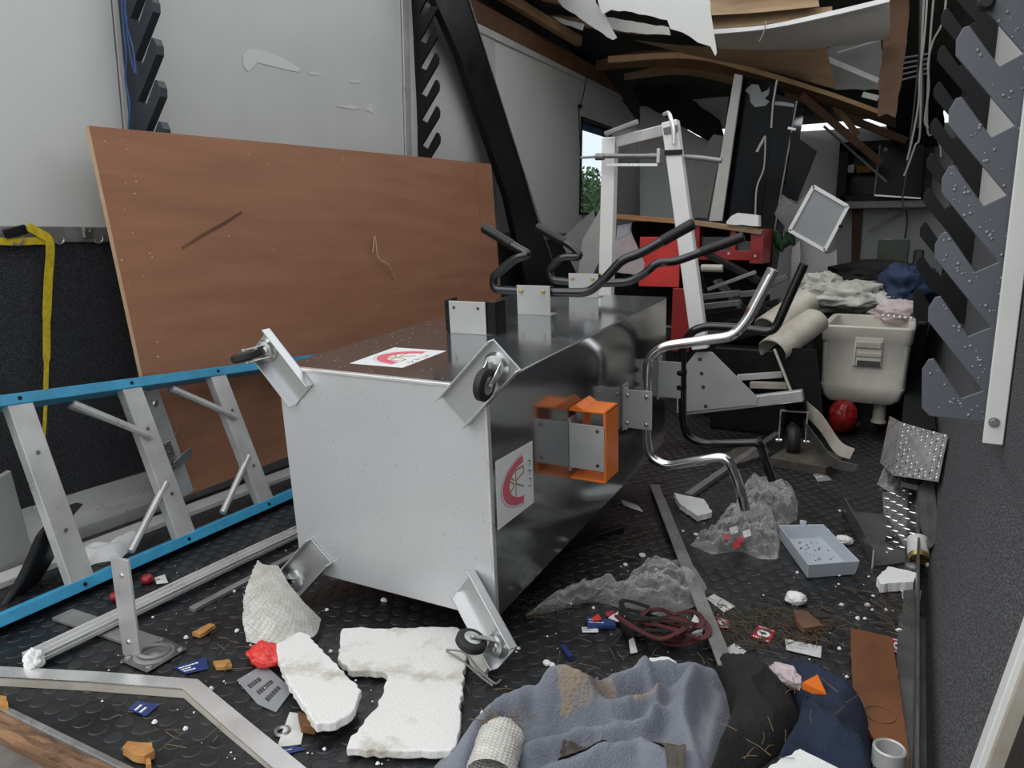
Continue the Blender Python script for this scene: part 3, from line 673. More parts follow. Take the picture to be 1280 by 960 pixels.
# paper stickers with a red arched badge
def sticker(quad, O, U_, V_, n, nm):
    """quad: four local corners; badge drawn in its own (s,t) frame"""
    lb(MB().prism(quad, n * .0008), 'sticker', 'sticker_white', label='white sticker with a red arched badge')
    st_ = [o for o in col.objects if o.parent == cab and o.name.startswith('sticker')][-1]
    a, b, c, d = quad
    def q(s, t): return (a.lerp(b, s)).lerp(d.lerp(c, s), t) + n * .0010
    def arc(r0, r1, a0, a1, cx, cy, sx, sy, k=18):
        o_ = [q(cx + sx * r1 * math.cos(R(a0 + (a1 - a0) * i / k)), cy + sy * r1 * math.sin(R(a0 + (a1 - a0) * i / k))) for i in range(k + 1)]
        i_ = [q(cx + sx * r0 * math.cos(R(a0 + (a1 - a0) * i / k)), cy + sy * r0 * math.sin(R(a0 + (a1 - a0) * i / k))) for i in range(k + 1)]
        return o_, i_
    def band(r0, r1, a0, a1, m, nm2, h=.0002):
        o_, i_ = arc(r0, r1, a0, a1, .78, .5, .68, .40); mb = MB(); k = len(o_)
        for i in range(k - 1): mb.add([o_[i], o_[i + 1], i_[i + 1], i_[i], o_[i] + n * h, o_[i + 1] + n * h, i_[i + 1] + n * h, i_[i] + n * h], [(0, 1, 2, 3), (7, 6, 5, 4), (0, 4, 5, 1), (2, 6, 7, 3)])
        lb(mb, nm2, m, st_)
    band(.97, 1.0, 95, 265, 'ink_grey', 'badge_outline'); band(.66, .93, 97, 263, 'sticker_pink', 'badge_band')
    mb = MB()
    def stroke(s0, t0, s1, t1, w_=.022):
        p, r_ = q(s0, t0), q(s1, t1); dd = (r_ - p).normalized(); e = dd.cross(n) * (w_ * (b - a).length / 2)
        mb.prism([p - e, p + e, r_ + e, r_ - e], n * .0003)
    for s in ((.50, .30, .50, .70), (.50, .46, .72, .40), (.50, .50, .72, .62), (.50, .30, .72, .30), (.72, .30, .72, .40), (.26, .34, .46, .50), (.26, .66, .46, .50), (.30, .30, .46, .44)): stroke(*s)
    lb(mb, 'monogram', 'ink_gold', st_)
    mb = MB()
    for s in ((.86, .26, .93, .30), (.93, .30, .88, .36), (.86, .42, .94, .46), (.90, .42, .90, .50), (.87, .56, .93, .58), (.93, .58, .93, .64), (.86, .66, .93, .70)): stroke(*s, .012)
    lb(mb, 'small_print', 'ink', st_)
sticker([PB(622, 663, u=CW), PB(619, 577, u=CW), PB(665, 551, u=CW), PB(667, 628, u=CW)][1:] + [PB(622, 663, u=CW)], 0, 0, 0, V((1, 0, 0)), '')
sticker([PB(437, 454.5, w=CHh), PB(503, 460, w=CHh), PB(558, 439, w=CHh), PB(493, 434.5, w=CHh)], 0, 0, 0, V((0, 0, 1)), '')
# rainwater on the top
m = MB(); r2 = random.Random(21)
for _ in range(900):
    u, v = r2.uniform(-CW + .01, CW - .01), r2.uniform(.01, CL - .02)
    if fb((u, v, 0), 5, 2) < -.15: continue
    r_ = r2.choice((.0010, .0014, .0018, .0026)); m.lathe((u, v, CHh), (0, 0, 1), [(r_, 0), (r_ * .8, r_ * .3), (r_ * .3, r_ * .45)], 7)
lb(m, 'water_drops', 'drop', kind='stuff', smooth=2)
m = MB()
for _ in range(260):
    u, w_ = r2.uniform(-CW + .01, CW - .01), r2.uniform(.02, CHh - .02); r_ = r2.uniform(.0007, .0016); m.lathe((u, 0, w_), (0, -1, 0), [(r_, 0), (r_ * .8, r_ * .35)], 6)
lb(m, 'water_drops', 'drop', kind='stuff', smooth=2)
# mounting plates standing on the top
def top_plate(xl, xr, yb, yt, bolts):
    v = PB((xl + xr) / 2, yb, w=CHh).y; a, b = PB(xl, yb, v=v), PB(xr, yb, v=v); h = PB((xl + xr) / 2, yt, v=v).z - CHh
    p = lb(MB().bb((a.x, v, CHh), (b.x, v + .003, CHh + h)).bb((a.x, v, CHh), (b.x, v + .05, CHh + .003)), 'mounting_plate', 'steel_plate', bevel=.001)
    for k in (.14, .80):
        c = V((a.x + (b.x - a.x) * k, v, CHh + h * .80))
        lb(MB().lathe(c, (0, -1, 0), [(.0075, 0), (.0075, .003), (.005, .006)] if bolts else [(.005, 0), (.005, .0006)], 10), 'bolt' if bolts else 'hole_disc', 'brass' if bolts else 'ink', p)  # empty holes are flat dark discs, their shade in the colour
    return v, a.x, b.x, CHh + h
vA, aA, bA, zA = top_plate(563, 608, 418, 377, False)
lb(MB().bb((aA - .018, vA + .012, CHh), (aA - .014, vA + .07, zA)).bb((bA + .024, vA + .012, CHh), (bA + .028, vA + .07, zA)).bb((aA - .018, vA + .006, CHh + .004), (bA + .028, vA + .010, zA)), 'clamp_channel', 'black', bevel=.001)
vB, aB, bB, zB = top_plate(647, 688, 394, 357, True)
vC, aC, bC, zC = top_plate(711, 748, 372, 342, True)
# handlebars: bent tubes with grips, bolted on
def handlebar(L, Rr, v, m, r, gl, gr, sweep=.03, grip='grip_black', rad=.035):
    """L, Rr: pixel polylines from the clamp to each end, on the plane of the clamp; ends sweep back a little"""
    full = [PB(a, b, v=v) for a, b in L[::-1] + Rr]
    n = len(full)
    for i, p in enumerate(full): p.y += sweep * (abs(i - (n - 1) / 2) / ((n - 1) / 2)) ** 2
    pts = rounded(full, rad)
    hb = lb(MB().tube(pts, r, 12), 'handlebar', m, smooth=True)
    for g, A_, B_ in ((gl, full[0], full[1]), (gr, full[-1], full[-2])):
        if g: 
            d = (B_ - A_); lb(MB().tube([A_ - d.normalized() * .004, A_ + d.normalized() * .002, A_ + d * g * .5, A_ + d * g], [r * 1.08, r * 1.18, r * 1.12, r * 1.14], 12), 'grip', grip, hb, smooth=True)
    return hb, full
h1, _ = handlebar([(668, 365), (618, 362), (616, 346), (645, 322), (660, 319), (600, 286)][:5] + [(645, 312), (600, 286)], [(735, 366), (752, 352), (776, 325), (797, 318), (862, 281)], vB + .022, 'bar_black', .0145, .8, .55)
h2, _ = handlebar([(730, 355), (690, 350), (686, 338), (700, 321), (726, 322), (712, 308), (668, 285)], [(786, 353), (806, 342), (820, 328), (842, 328), (926, 297)], vC + .022, 'bar_black', .0145, .8, .6)
for v, a, b, z in ((vB, aB, bB, zB), (vC, aC, bC, zC)):
    lb(MB().bb((a + .004, v + .004, z - .034), (b - .004, v + .042, z - .004)), 'clamp_block', 'black', bevel=.004)
# right side plates and bars
def side_plate(xb, xe, yt, yb, m='steel_plate'):
    v = PB(xb, (yt + yb) / 2, u=CW).y; zt, zb = PB((xb + xe) / 2, yt, v=v).z, PB((xb + xe) / 2, yb, v=v).z; ue = PB(xe, (yt + yb) / 2, v=v).x
    return v, zt, zb, ue, lb(MB().bb((CW, v, zb), (ue, v + .003, zt)).bb((CW, v, zb - .012), (CW + .003, v + .05, zt + .012)), 'mounting_plate', m, bevel=.001)
v1, zt, zb, ue, p1 = side_plate(778, 815, 488, 536)
lb(MB().bb((CW + .006, v1 - .004, zb - .006), (CW + .018, v1, zt + .006)), 'clamp_strip', 'steel_plate', p1, bevel=.001)
for a in (.18, .82):
    for b in (.14, .86): lb(MB().lathe((CW + (ue - CW) * a, v1 - .003, zb + (zt - zb) * b), (0, -1, 0), [(.006, 0), (.006, .003), (.003, .005)], 10), 'bolt', 'zinc', p1)
h3, _ = handlebar([(808, 512), (809, 470), (810, 448), (828, 433), (916, 421), (934, 400), (966, 338)], [(808, 545), (812, 572), (832, 583), (908, 571), (920, 600), (930, 640)], v1 + .018, 'chrome', .0150, 0, 0, .02)
lb(MB().tube([PB(940, 388, v=v1 + .036), PB(966, 337, v=v1 + .040)], .0163, 12), 'grip_stub', 'alu_dull', h3, smooth=True)
lb(MB().tube([PB(937, 395, v=v1 + .035), PB(941, 386, v=v1 + .036)], .0172, 12), 'rust_band', 'rust', h3, smooth=True)
v2, zt2, zb2, ue2, p2 = side_plate(822, 851, 452, 497)
h4, _ = handlebar([(853, 480), (852, 436), (864, 414), (882, 408), (922, 410), (966, 417), (1004, 331)], [(853, 520), (858, 546), (880, 556), (948, 554), (953, 568), (964, 603)], v2 + .018, 'bar_black', .0150, 0, 0, .02)
for z in (.3, .7):
    c = V((ue2 - .004, v2 + .018, zb2 + (zt2 - zb2) * z)); lb(MB().lathe(c - V((0, 0, .012)), (0, 0, 1), [(.017, 0), (.021, .006), (.021, .018), (.017, .024)], 12), 'clamp_ring', 'black', h4, smooth=True)
# orange holder
v3, zt3, zb3, ue3, p3 = side_plate(711, 755, 531, 587)
for z in (.12, .88): lb(MB().lathe((CW + (ue3 - CW) * .82, v3 - .0005, zb3 + (zt3 - zb3) * z), (0, -1, 0), [(.005, 0), (.005, .001)], 10), 'hole_disc', 'rust', p3)
zo0, zo1 = zb3 - .035, zt3 + .038
m = MB(); m.bb((CW, v3 + .004, zo1 - .006), (ue3 + .004, v3 + .10, zo1)); m.bb((CW, v3 + .004, zo0), (ue3 + .004, v3 + .10, zo0 + .006)); m.bb((ue3 - .004, v3 + .004, zo0), (ue3 + .004, v3 + .10, zo1)); m.bb((CW + .02, v3 + .05, zo0), (CW + .026, v3 + .10, zo1)); m.prism([(CW, v3 + .004, zo1), (CW + .022, v3 + .004, zo1 + .014), (CW + .044, v3 + .004, zo1)], (0, .096, 0))
lb(m, 'orange_holder', 'orange', label='bright orange plastic holder', bevel=.002)
# ================================================================== WHITE LIFT STAND (behind the cabinet)
YH = 3.42
ls = thing('lift_stand', 'white square-tube lift stand with casters behind the silver cabinet', 'stand', P(930, 560, y=YH) * 1)
ls.location.z = 0; ROOT[ls.name] = Matrix.Translation(ls.location)
def H_(a, b, y=YH): return P(a, b, y=y)
def hb_(name, a, b, w_, h_, m='white', y0=YH, y1=None, up=(0, 1, 0), bev=.004): return MB().bar(H_(*a, y0), H_(*b, y0 if y1 is None else y1), w_, h_, up).build(name, m, ls, bevel=bev)
u1 = hb_('upright', (838, 152), (876, 436), .070, .05)
MB().bar(H_(838, 158, YH - .03), H_(839, 166, YH - .03), .064, .004, (0, 1, 0)).build('end_cap', 'steel_dark', u1)
u2 = hb_('upright', (763, 172), (757, 400), .066, .05, y0=YH + .08)
hb_('cross_tube', (772, 178), (832, 163), .05, .04, 'alu', y0=YH + .06, y1=YH + .02)
hb_('cross_tube', (756, 168), (798, 152), .022, .02, 'alu_dull', y0=YH + .02, y1=YH + .02)
MB().tube(rounded([H_(830, 143, YH + .04), H_(836, 140, YH), H_(842, 160, YH - .04), H_(842, 180, YH - .04)], .03), .009, 8).build('hook_rod', 'alu_bright', ls, smooth=True)
MB().tube([H_(726, 197, YH), H_(745, 196, YH)], .006, 8).tube([H_(745, 196, YH), H_(755, 196, YH)], .016, 10).tube([H_(755, 195, YH), H_(812, 195, YH)], .011, 10).tube([H_(812, 195, YH), H_(826, 195, YH)], .013, 10).build('spindle', 'alu_dull', ls, smooth=True)
MB().tube([H_(856, 196, YH), H_(880, 198, YH), H_(902, 201, YH)], .011, 10).build('spindle', 'alu_dull', ls, smooth=True)
MB().bar(H_(758, 206, YH + .01), H_(822, 206, YH + .01), .012, .006, (0, 1, 0)).build('slide_rail', 'alu_bright', ls)
MB().bb(H_(820, 204, YH - .03), H_(830, 187, YH + .03)).build('slide_block', 'alu', ls, bevel=.003)
MB().bar(H_(831, 191, YH - .028), H_(853, 190, YH - .028), .022, .006, (0, 1, 0)).build('black_band', 'black', u1)
# gusset, base arm and caster
m = MB().prism([H_(870, 440), H_(890, 440), H_(947, 497), H_(945, 506), H_(846, 516), H_(846, 470)], (0, .006, 0)); gs = m.build('gusset_plate', 'steel_plate', ls, bevel=.001)
for a in ((875, 449), (877, 467), (879, 484), (882, 508)): 
    MB().lathe(H_(*a, YH - .0005), (0, -1, 0), [(.009, 0), (.009, .001)], 12).build('hole_disc', 'ink', gs)  # dark discs paint the shaded holes
hb_('base_arm', (852, 512), (1004, 494), .05, .05, 'alu', y0=YH + .03)
cw_ = G(989, 572, 0); cw_.z = .075
MB().torus(cw_, (1, .25, 0), .055, .021, 28, 10, 1.3).build('tyre', 'rubber', ls, smooth=True)
MB().lathe(cw_ - V((.02, .005, 0)), (1, .25, 0), [(.02, 0), (.045, .008), (.045, .034), (.02, .042)], 16).build('wheel_disc', 'steel_dark', ls, smooth=True)
m = MB(); ax = V((1, .25, 0)).normalized()
for k in (-1, 1): m.bar(cw_ + ax * k * .055, cw_ + ax * k * .055 + V((0, 0, .135)), .006, .028, (0, 1, 0)); m.cyl(cw_ + ax * k * .045, cw_ + ax * k * .070, .010, 10)
m.bar(cw_ - ax * .058 + V((0, 0, .135)), cw_ + ax * .058 + V((0, 0, .135)), .028, .006)
m.build('caster_fork', 'chrome', ls)
# second leg lying flat behind the handlebar
MB().bar(G(860, 620, .012), G(990, 530, .012), .03, .02).build('floor_bar', 'alu_dull', label='flat aluminium bar lying on the floor under the handlebars', cat='bar', bevel=.002)
# ================================================================== RED BENCH AND BLACK CUPBOARDS
YB = 4.62
rb = thing('workbench', 'red steel workbench with a wooden top and open pigeonholes', 'workbench', P(850, 500, y=YB)); rb.location.z = 0; ROOT[rb.name] = Matrix.Translation(rb.location)
def Q(a, b, y=YB): return P(a, b, y=y)
pL, pM, pR = Q(770, 268), Q(868, 276), Q(952, 286)
MB().bar(pL + V((0, .3, -.012)), pM + V((0, .3, -.012)), .60, .030).build('bench_top', 'bench_wood', rb, bevel=.003)
MB().bar(pM + V((0, .3, -.012)), pR + V((0, .3, -.020)), .60, .028).build('bench_top', 'tan_ply', rb, bevel=.003)
def bq(name, a, b, d0, d1, m): 
    p, q_ = Q(*a), Q(*b); return MB().bb((p.x, YB + d0, p.z), (q_.x, YB + d1, q_.z)).build(name, m, rb, bevel=.003)
bq('back_panel', (770, 276), (948, 420), .30, .32, 'black_matt')  # black back puts the shade of the pigeonholes into the colour
bq('front_panel', (796, 296), (845, 360), .06, .08, 'red_bright'); bq('front_panel', (842, 360), (862, 440), -.02, .02, 'red')
bq('divider', (862, 282), (872, 330), .02, .30, 'red'); bq('divider', (912, 284), (918, 320), .02, .30, 'red'); bq('divider', (938, 286), (952, 330), .02, .30, 'red')
ra = bq('shelf_rail', (866, 313), (950, 326), .02, .06, 'red')
for a in ((911, 317), (944, 320)): MB().lathe(Q(*a, YB + .018), (0, -1, 0), [(.008, 0), (.008, .004)], 10).build('screw_head', 'zinc', ra)
bq('storage_bin', (874, 296), (911, 314), .06, .26, 'bin_grey'); bq('storage_bin', (916, 301), (946, 314), .06, .26, 'bin_grey')
bq('foot_panel', (772, 420), (950, 520), .05, .6, 'black')
hang('paper_sheet', [(768, 300), (788, 288), (806, 330), (802, 345), (770, 340)], 4.674, 'lining', .006, 'pinkish paper sheet propped in front of red bench', 'paper', .002, 31)
hang('paper_sheet', [(772, 282), (790, 278), (786, 292), (770, 300)], 4.67, 'tray', .006, 'pale green-grey card tucked under the wooden bench top', 'card', .002, 32)
hang('foam_block', [(908, 277), (914, 270), (922, 266), (948, 269), (948, 283), (908, 280)], 4.60, 'foam_clean', .08, 'broken white foam block lying on the bench top', 'foam', .003, 33)
hang('wall_board', [(728, 300), (752, 258), (752, 320), (738, 350), (722, 345)], 4.9, 'offwhite', .01, 'cracked white board standing under the window', 'board', .002, 34)
hang('wall_board', [(722, 345), (700, 300), (742, 262), (752, 330), (740, 352)], 5.1, 'greywhite', .01, 'grey-white board leaning behind the black handlebars', 'board', .002, 35)
# tall cupboard
tc_ = thing('tall_cupboard', 'tall glossy black cupboard leaning askew behind the red bench', 'cupboard', (-1.15, 5.4, 0))
MB().prism([P(a, b, y=5.35) for a, b in ((926, 94), (970, 104), (946, 332), (912, 478), (866, 470), (897, 300))], (0, .38, 0)).build('door', 'black_gloss', tc_, bevel=.003)
d2 = MB().prism([P(a, b, y=5.30) for a, b in ((968, 116), (996, 126), (960, 336), (930, 440), (912, 436), (946, 330))], (0, .38, 0)).build('door', 'black_gloss', tc_, bevel=.003)
MB().tube([P(996, 126, y=5.29), P(960, 336, y=5.29)], .006, 6).build('edge_strip', 'alu_dull', d2)
MB().tube([P(971, 100, y=5.29), P(966, 130, y=5.29), P(964, 160, y=5.29)], .006, 6).build('edge_strip', 'offwhite', tc_)
MB().bar(P(985, 160, y=5.285), P(995, 162, y=5.285), .012, .014).build('latch', 'zinc', tc_)
hang('pale_patch', [(934, 110), (940, 105), (948, 106), (952, 116), (960, 112), (962, 108), (961, 118), (956, 123), (962, 127), (957, 132), (944, 134), (938, 128), (937, 118), (931, 113)], 5.345, 'smoke_panel', .004, None, None, .002, 41, parent=tc_)  # irregular light-grey patch on the black door
hang('pale_patch', [(969, 127), (978, 127), (993, 130), (992, 134), (978, 132), (968, 131)], 5.295, 'smoke_panel', .004, None, None, .002, 42, parent=tc_)
MB().tube([P(957, 170, y=5.34), P(950, 182, y=5.34), P(946, 190, y=5.34)], .010, 6).tube([P(957, 172, y=5.34), P(955, 210, y=5.34), P(946, 235, y=5.34), P(944, 275, y=5.34)], .006, 6, 4).build('peeled_edge', 'offwhite', tc_, smooth=True)
MB().prism([P(a, b, y=5.25) for a, b in ((918, 92), (928, 94), (902, 279), (886, 277))], (0, .03, 0)).build('frame_board', 'offwhite', label='weathered white frame board standing on the bench beside black cupboard', cat='board', bevel=.003)
# broken doors hanging behind
MB().prism([P(a, b, y=5.15) for a, b in ((988, 165), (1021, 189), (996, 252), (978, 244), (986, 200))], (0, .02, 0)).build('loose_door', 'black_gloss', tc_, label='loose door hanging tilted', bevel=.002)
fd = thing('framed_door', 'tilted grey cabinet door with a bright white frame', 'door', P(1024, 300, y=5.0))
C4 = [P(a, b, y=4.98) for a, b in ((1017, 233), (1060, 258), (1031, 313), (987, 288))]
MB().prism(C4, (0, .012, 0)).build('door_panel', 'smoke_panel', fd)
for i in range(4): MB().bar(C4[i] - V((0, .003, 0)), C4[(i + 1) % 4] - V((0, .003, 0)), .020, .018, (0, 1, 0)).build('frame_strip', 'foam_clean', fd)
MB().lathe(P(1051, 283, y=4.965), (0, -1, 0), [(.008, 0), (.012, .01), (.008, .018)], 12).build('knob', 'black', fd, smooth=True)
hang('carcass_side', [(1013, 235), (1018, 238), (986, 290), (968, 268), (978, 243), (996, 256)], 5.02, 'steel_dark', .03, None, None, .002, 43, parent=fd)
# front wall fittings
hang('door_2', [(1004, 168), (1045, 180), (1046, 380), (984, 380), (996, 250)], 7.22, 'white', .03, None, None, 0, 1)
bpy.data.objects['door_2']['kind'] = 'structure'
MB().prism([P(a, b, y=7.2) for a, b in ((1042, 172), (1052, 176), (1048, 262), (1040, 262))], (0, .04, 0)).build('trim_13', 'white', kind='structure')
wc = thing('wall_cupboard', 'black wall cupboard with one door open above the far counter', 'cupboard', P(1105, 258, y=7.0))
def fc(a, b, y0, y1, name, m, par=wc): 
    p, q_ = P(*a, y=y0), P(*b, y=y0); return MB().bb((p.x, y0, p.z), (q_.x, y1, q_.z)).build(name, m, par, bevel=.003)
fc((1050, 178), (1162, 184), 6.95, 7.28, 'carcass_top', 'black'); fc((1050, 244), (1162, 252), 6.95, 7.28, 'carcass_bottom', 'black')
fc((1050, 178), (1056, 252), 6.95, 7.28, 'carcass_side', 'black'); fc((1150, 178), (1162, 252), 6.95, 7.28, 'carcass_side', 'black'); fc((1050, 178), (1162, 252), 7.24, 7.28, 'carcass_back', 'black_gloss')
fc((1048, 252), (1164, 259), 6.90, 7.28, 'light_rail', 'alu_dull')
dr = MB().prism([P(a, b, y=6.85) for a, b in ((1100, 181), (1156, 181), (1151, 247), (1093, 243))], (0, .02, 0)).build('door', 'black_gloss', wc)
MB().bar(P(1093, 244, y=6.84), P(1151, 248, y=6.84), .014, .012).build('edge_strip', 'alu_bright', dr); MB().bar(P(1100, 181, y=6.84), P(1093, 243, y=6.84), .010, .010, (0, 1, 0)).build('edge_strip', 'alu_dull', dr)
MB().lathe(P(1107, 187, y=6.845), (0, -1, 0), [(.016, 0), (.016, .01)], 12).build('hinge_cup', 'greywhite', dr)
MB().bb(P(1055, 216, y=7.0), P(1069, 207, y=7.1)).build('label_box', 'foam_clean', label='small white carton inside the black wall cupboard', cat='carton', bevel=.002)
MB().bb(P(1070, 216, y=7.0), P(1090, 208, y=7.1)).build('spice_box', 'wood_chip', label='brown carton beside white carton in the wall cupboard', cat='carton', bevel=.002)
MB().prism([P(a, b, y=7.15) for a, b in ((1065, 259), (1079, 259), (1073, 346), (1064, 346))], (0, .03, 0)).build('timber_strip', 'pine_dark', label='dark brown timber strip standing under the wall cupboard', cat='timber')
MB().bar(P(1085, 290, y=7.2), P(1130, 263, y=7.2), .012, .012, (0, 1, 0)).build('support_strut', 'steel_dark', label='thin dark strut slanting below the wall cupboard', cat='strut')
MB().tube([P(1131, 258, y=7.1), P(1134, 275, y=7.1), P(1131, 298, y=7.1)], .006, 6, 4).build('hanging_wire', 'wire_black', label='short black wire dropping from the wall cupboard to green box', cat='wire')
ct = MB().bb(P(1020, 398, y=5.6), V((.1, 7.25, P(1020, 350, y=6.2).z))).build('far_counter', 'offwhite', label='low white counter along the front wall under clothes', cat='counter', bevel=.004)
zc = P(1020, 350, y=6.2).z
gbx = MB(); p, q_ = P(1095, 332, y=6.2), P(1137, 300, y=6.2)
gbx.bb((p.x, 6.2, zc), (q_.x, 6.5, q_.z)); gb = gbx.build('storage_box', 'box_green', label='dull green storage box on the far counter', cat='box', bevel=.006)
MB().bb((p.x + .05, 6.25, q_.z), (q_.x - .12, 6.4, q_.z + .012)).build('box_label', 'paper', gb)
pt = MB(); c_ = P(1148, 322, y=6.3); pt.lathe((c_.x, 6.3, zc), (0, 0, 1), [(.05, 0), (.05, .12), (.035, .14), (.035, .22), (.02, .23)], 14).build('plastic_bottle', 'box_green', label='squat dull green bottle beside the storage box', cat='bottle', smooth=True)
# small green plant leaves behind framed door
m = MB()
for k, (a, b) in enumerate(((972, 300), (980, 304), (988, 299), (976, 306))):
    c_ = P(a, b, y=5.1); m.lathe(c_, (math.sin(k * 2), .3, 1), [(.005, -.05), (.03, -.01), (.035, .02), (.004, .06)], 8)
m.build('green_cloth', 'green', label='bunched dark green cloth hanging below the framed door', cat='cloth', smooth=True)
hang('white_board', [(990, 310), (1000, 300), (1002, 372), (988, 372)], 5.5, 'white', .03, 'narrow white board standing below the framed door', 'board', .002, 44)
hang('white_board', [(1003, 300), (1034, 318), (1046, 312), (1047, 380), (1004, 380)], 5.6, 'white_panel', .03, 'wide white board standing beside the narrow one', 'board', .002, 45)
hang('wood_block', [(1048, 334), (1058, 334), (1058, 362), (1048, 362)], 5.55, 'pine_light', .04, 'pale wood block end beside the wide white board', 'wood', .001, 46)
# hanging wires at the right wall
for k, (pts, m_, lab) in enumerate((
    ([(1162, -60), (1156, 40), (1150, 90), (1148, 130), (1140, 175), (1134, 200)], 'wire', 'bundle of thin wires hanging from roof beside the racks'),
    ([(1186, -60), (1180, 20), (1166, 52), (1160, 80), (1161, 110), (1156, 150), (1160, 160)], 'wire', 'looped pale wire hanging in front of the black rack'),
    ([(1158, -60), (1152, 60), (1150, 165), (1144, 182), (1136, 205), (1130, 220)], 'wire', 'short pale wire end in front of wall cupboard'),
    ([(1172, -60), (1162, 60), (1159, 160), (1168, 168), (1175, 182), (1176, 196)], 'wire', 'forked wire end beside the black rack'),
    ([(1153, -60), (1151, 70), (1152, 120), (1149, 160)], 'wire_black', 'black cable hanging among the wire bundle'),
    ([(1160, -60), (1146, 100), (1136, 190), (1133, 215), (1128, 250), (1131, 262)], 'wire_black', 'thin black wire across the open cupboard door'))):
    MB().tube([P(a, b, y=4.6 + .05 * k) for a, b in pts], .005 if k != 4 else .012, 6, 5).build('hanging_wire', m_, label=lab, cat='wire')
MB().tube([P(958, 26, y=4.70), P(954, 42, y=4.68), P(949, 52, y=4.68)], .003, 5, 4).build('hanging_string', 'wire', label='pale string dangling under the bowed ceiling panel', cat='string')
# ================================================================== COOLER AND CLOTHES
YC = 3.95
ck = thing('cooler', 'dirty white open cooler box with a side latch handle', 'cooler', P(1083, 505, y=YC))
def cooler_shape(rows, n=40):
    m = MB(); k0 = 0
    for z, x0, x1, y0, y1, r in rows:
        for i in range(n):
            an = 2 * math.pi * i / n; cx, cy = math.cos(an), math.sin(an); e = .14
            m.v.append(V(((x0 + x1) / 2 + (x1 - x0) / 2 * math.copysign(abs(cx) ** e, cx), (y0 + y1) / 2 + (y1 - y0) / 2 * math.copysign(abs(cy) ** e, cy), z)))
    for j in range(len(rows) - 1):
        for i in range(n): m.f.append((j * n + i, j * n + (i + 1) % n, (j + 1) * n + (i + 1) % n, (j + 1) * n + i))
    m.f.append(tuple(range(n))[::-1]); m.f.append(tuple(range((len(rows) - 1) * n, len(rows) * n)))
    return m
def cz(py): return P(1083, py, y=YC).z
def cx_(px, py): return P(px, py, y=YC).x
xa, xb = cx_(1023, 440), cx_(1141, 440); dx = (xb - xa)
yb0, yb1 = YC, YC + .62
rows = [(cz(506), xa + .05, xb - .06, yb0 + .04, yb1 - .04, 0), (cz(500), xa + .03, xb - .03, yb0 + .02, yb1 - .02, 0), (cz(486), xa + .014, xb - .014, yb0 + .008, yb1 - .008, 0), (cz(483), xa + .018, xb - .018, yb0 + .012, yb1 - .012, 0), (cz(430), xa + .010, xb - .008, yb0 + .006, yb1 - .006, 0), (cz(428), xa + .004, xb - .002, yb0, yb1, 0), (cz(410), xa, xb + .004, yb0 - .006, yb1, 0),
        (cz(408), xa + .006, xb - .002, yb0, yb1 - .004, 0), (cz(409), xa + .03, xb - .03, yb0 + .03, yb1 - .03, 0), (cz(440), xa + .03, xb - .03, yb0 + .03, yb1 - .03, 0)]
cooler_shape(rows).build('tub', 'cooler', ck, smooth=True)
def cbx(name, a, b, d0, d1, m, par, bev=.003):
    p, q_ = P(*a, y=YC), P(*b, y=YC); return MB().bb((p.x, YC - d0, p.z), (q_.x, YC - d1, q_.z)).build(name, m, par, bevel=bev)
hd = cbx('handle', (1066, 457), (1105, 423), .004, -.008, 'cooler', ck)
cbx('handle_bar', (1070, 434), (1102, 428), .014, .004, 'cream', hd); cbx('handle_arm', (1068, 457), (1071, 427), .012, .0, 'cream', hd); cbx('handle_arm', (1100, 457), (1103, 427), .012, .0, 'cream', hd); cbx('recess_shade', (1071, 457), (1101, 452), .0046, .0, 'ink', hd, 0); cbx('handle_step', (1070, 445), (1102, 442), .010, .0, 'cream', hd)  # thin black strip paints the shade of the grip recess
MB().lathe(P(1098, 528, y=YC + .12), (0, 0, 1), [(.036, 0), (.036, .012), (.030, .014), (.030, cz(506) - P(1098, 528, y=YC + .12).z)], 16).build('drain_foot', 'cream', ck, smooth=True)
MB().bb((xa + .1, YC + .15, 0), (xb - .12, YC + .5, cz(506) - .003)).build('support_block', 'black', label='dark block under the white cooler', cat='block', bevel=.004)
def blob(name, c, rad, m, amp=.3, sc=5, seed=0, label=None, cat='cloth', zmin=None, nu=48, nv=28, fold=1, group=None, parent=None):
    mb = MB(); c = V(c)
    for i in range(nv + 1):
        ph = math.pi * i / nv
        for j in range(nu):
            th = 2 * math.pi * j / nu; d = V((math.sin(ph) * math.cos(th), math.sin(ph) * math.sin(th), math.cos(ph)))
            f = 1 + amp * fb((d.x, d.y, d.z), sc * .35, seed) + amp * .5 * (1 - abs(fb((d.x * 1.2, d.y * 1.2, d.z), sc * fold, seed + 9)) * 2.2)
            p = c + V((d.x * rad[0], d.y * rad[1], d.z * rad[2])) * f
            if zmin is not None: p.z = max(p.z, zmin)
            mb.v.append(p)
    for i in range(nv):
        for j in range(nu): mb.f.append((i * nu + j, i * nu + (j + 1) % nu, (i + 1) * nu + (j + 1) % nu, (i + 1) * nu + j))
    return mb.build(name, m, parent, label, cat, group, smooth=2)
ch = MB().bb(P(985, 500, y=4.75), V((.08, 5.5, P(1060, 392, y=4.75).z))).build('tool_chest', 'black', label='dark chest holding up the pile of clothes', cat='chest', bevel=.006)
zs = P(1060, 392, y=4.75).z
ch.location.z = 0; ch.scale.z = zs / (max(v.co.z for v in ch.data.vertices))
blob('shirt', P(1056, 372, y=4.85), (.26, .17, .085), 'white_cloth', .34, 6, 3, 'crumpled white shirt on top of the clothes pile', 'shirt', zmin=zs, fold=.8)
blob('shirt', P(1027, 358, y=4.95), (.12, .12, .075), 'white_cloth', .34, 6, 8, 'smaller crumpled pale rag beside the white shirt', 'rag', zmin=zs)
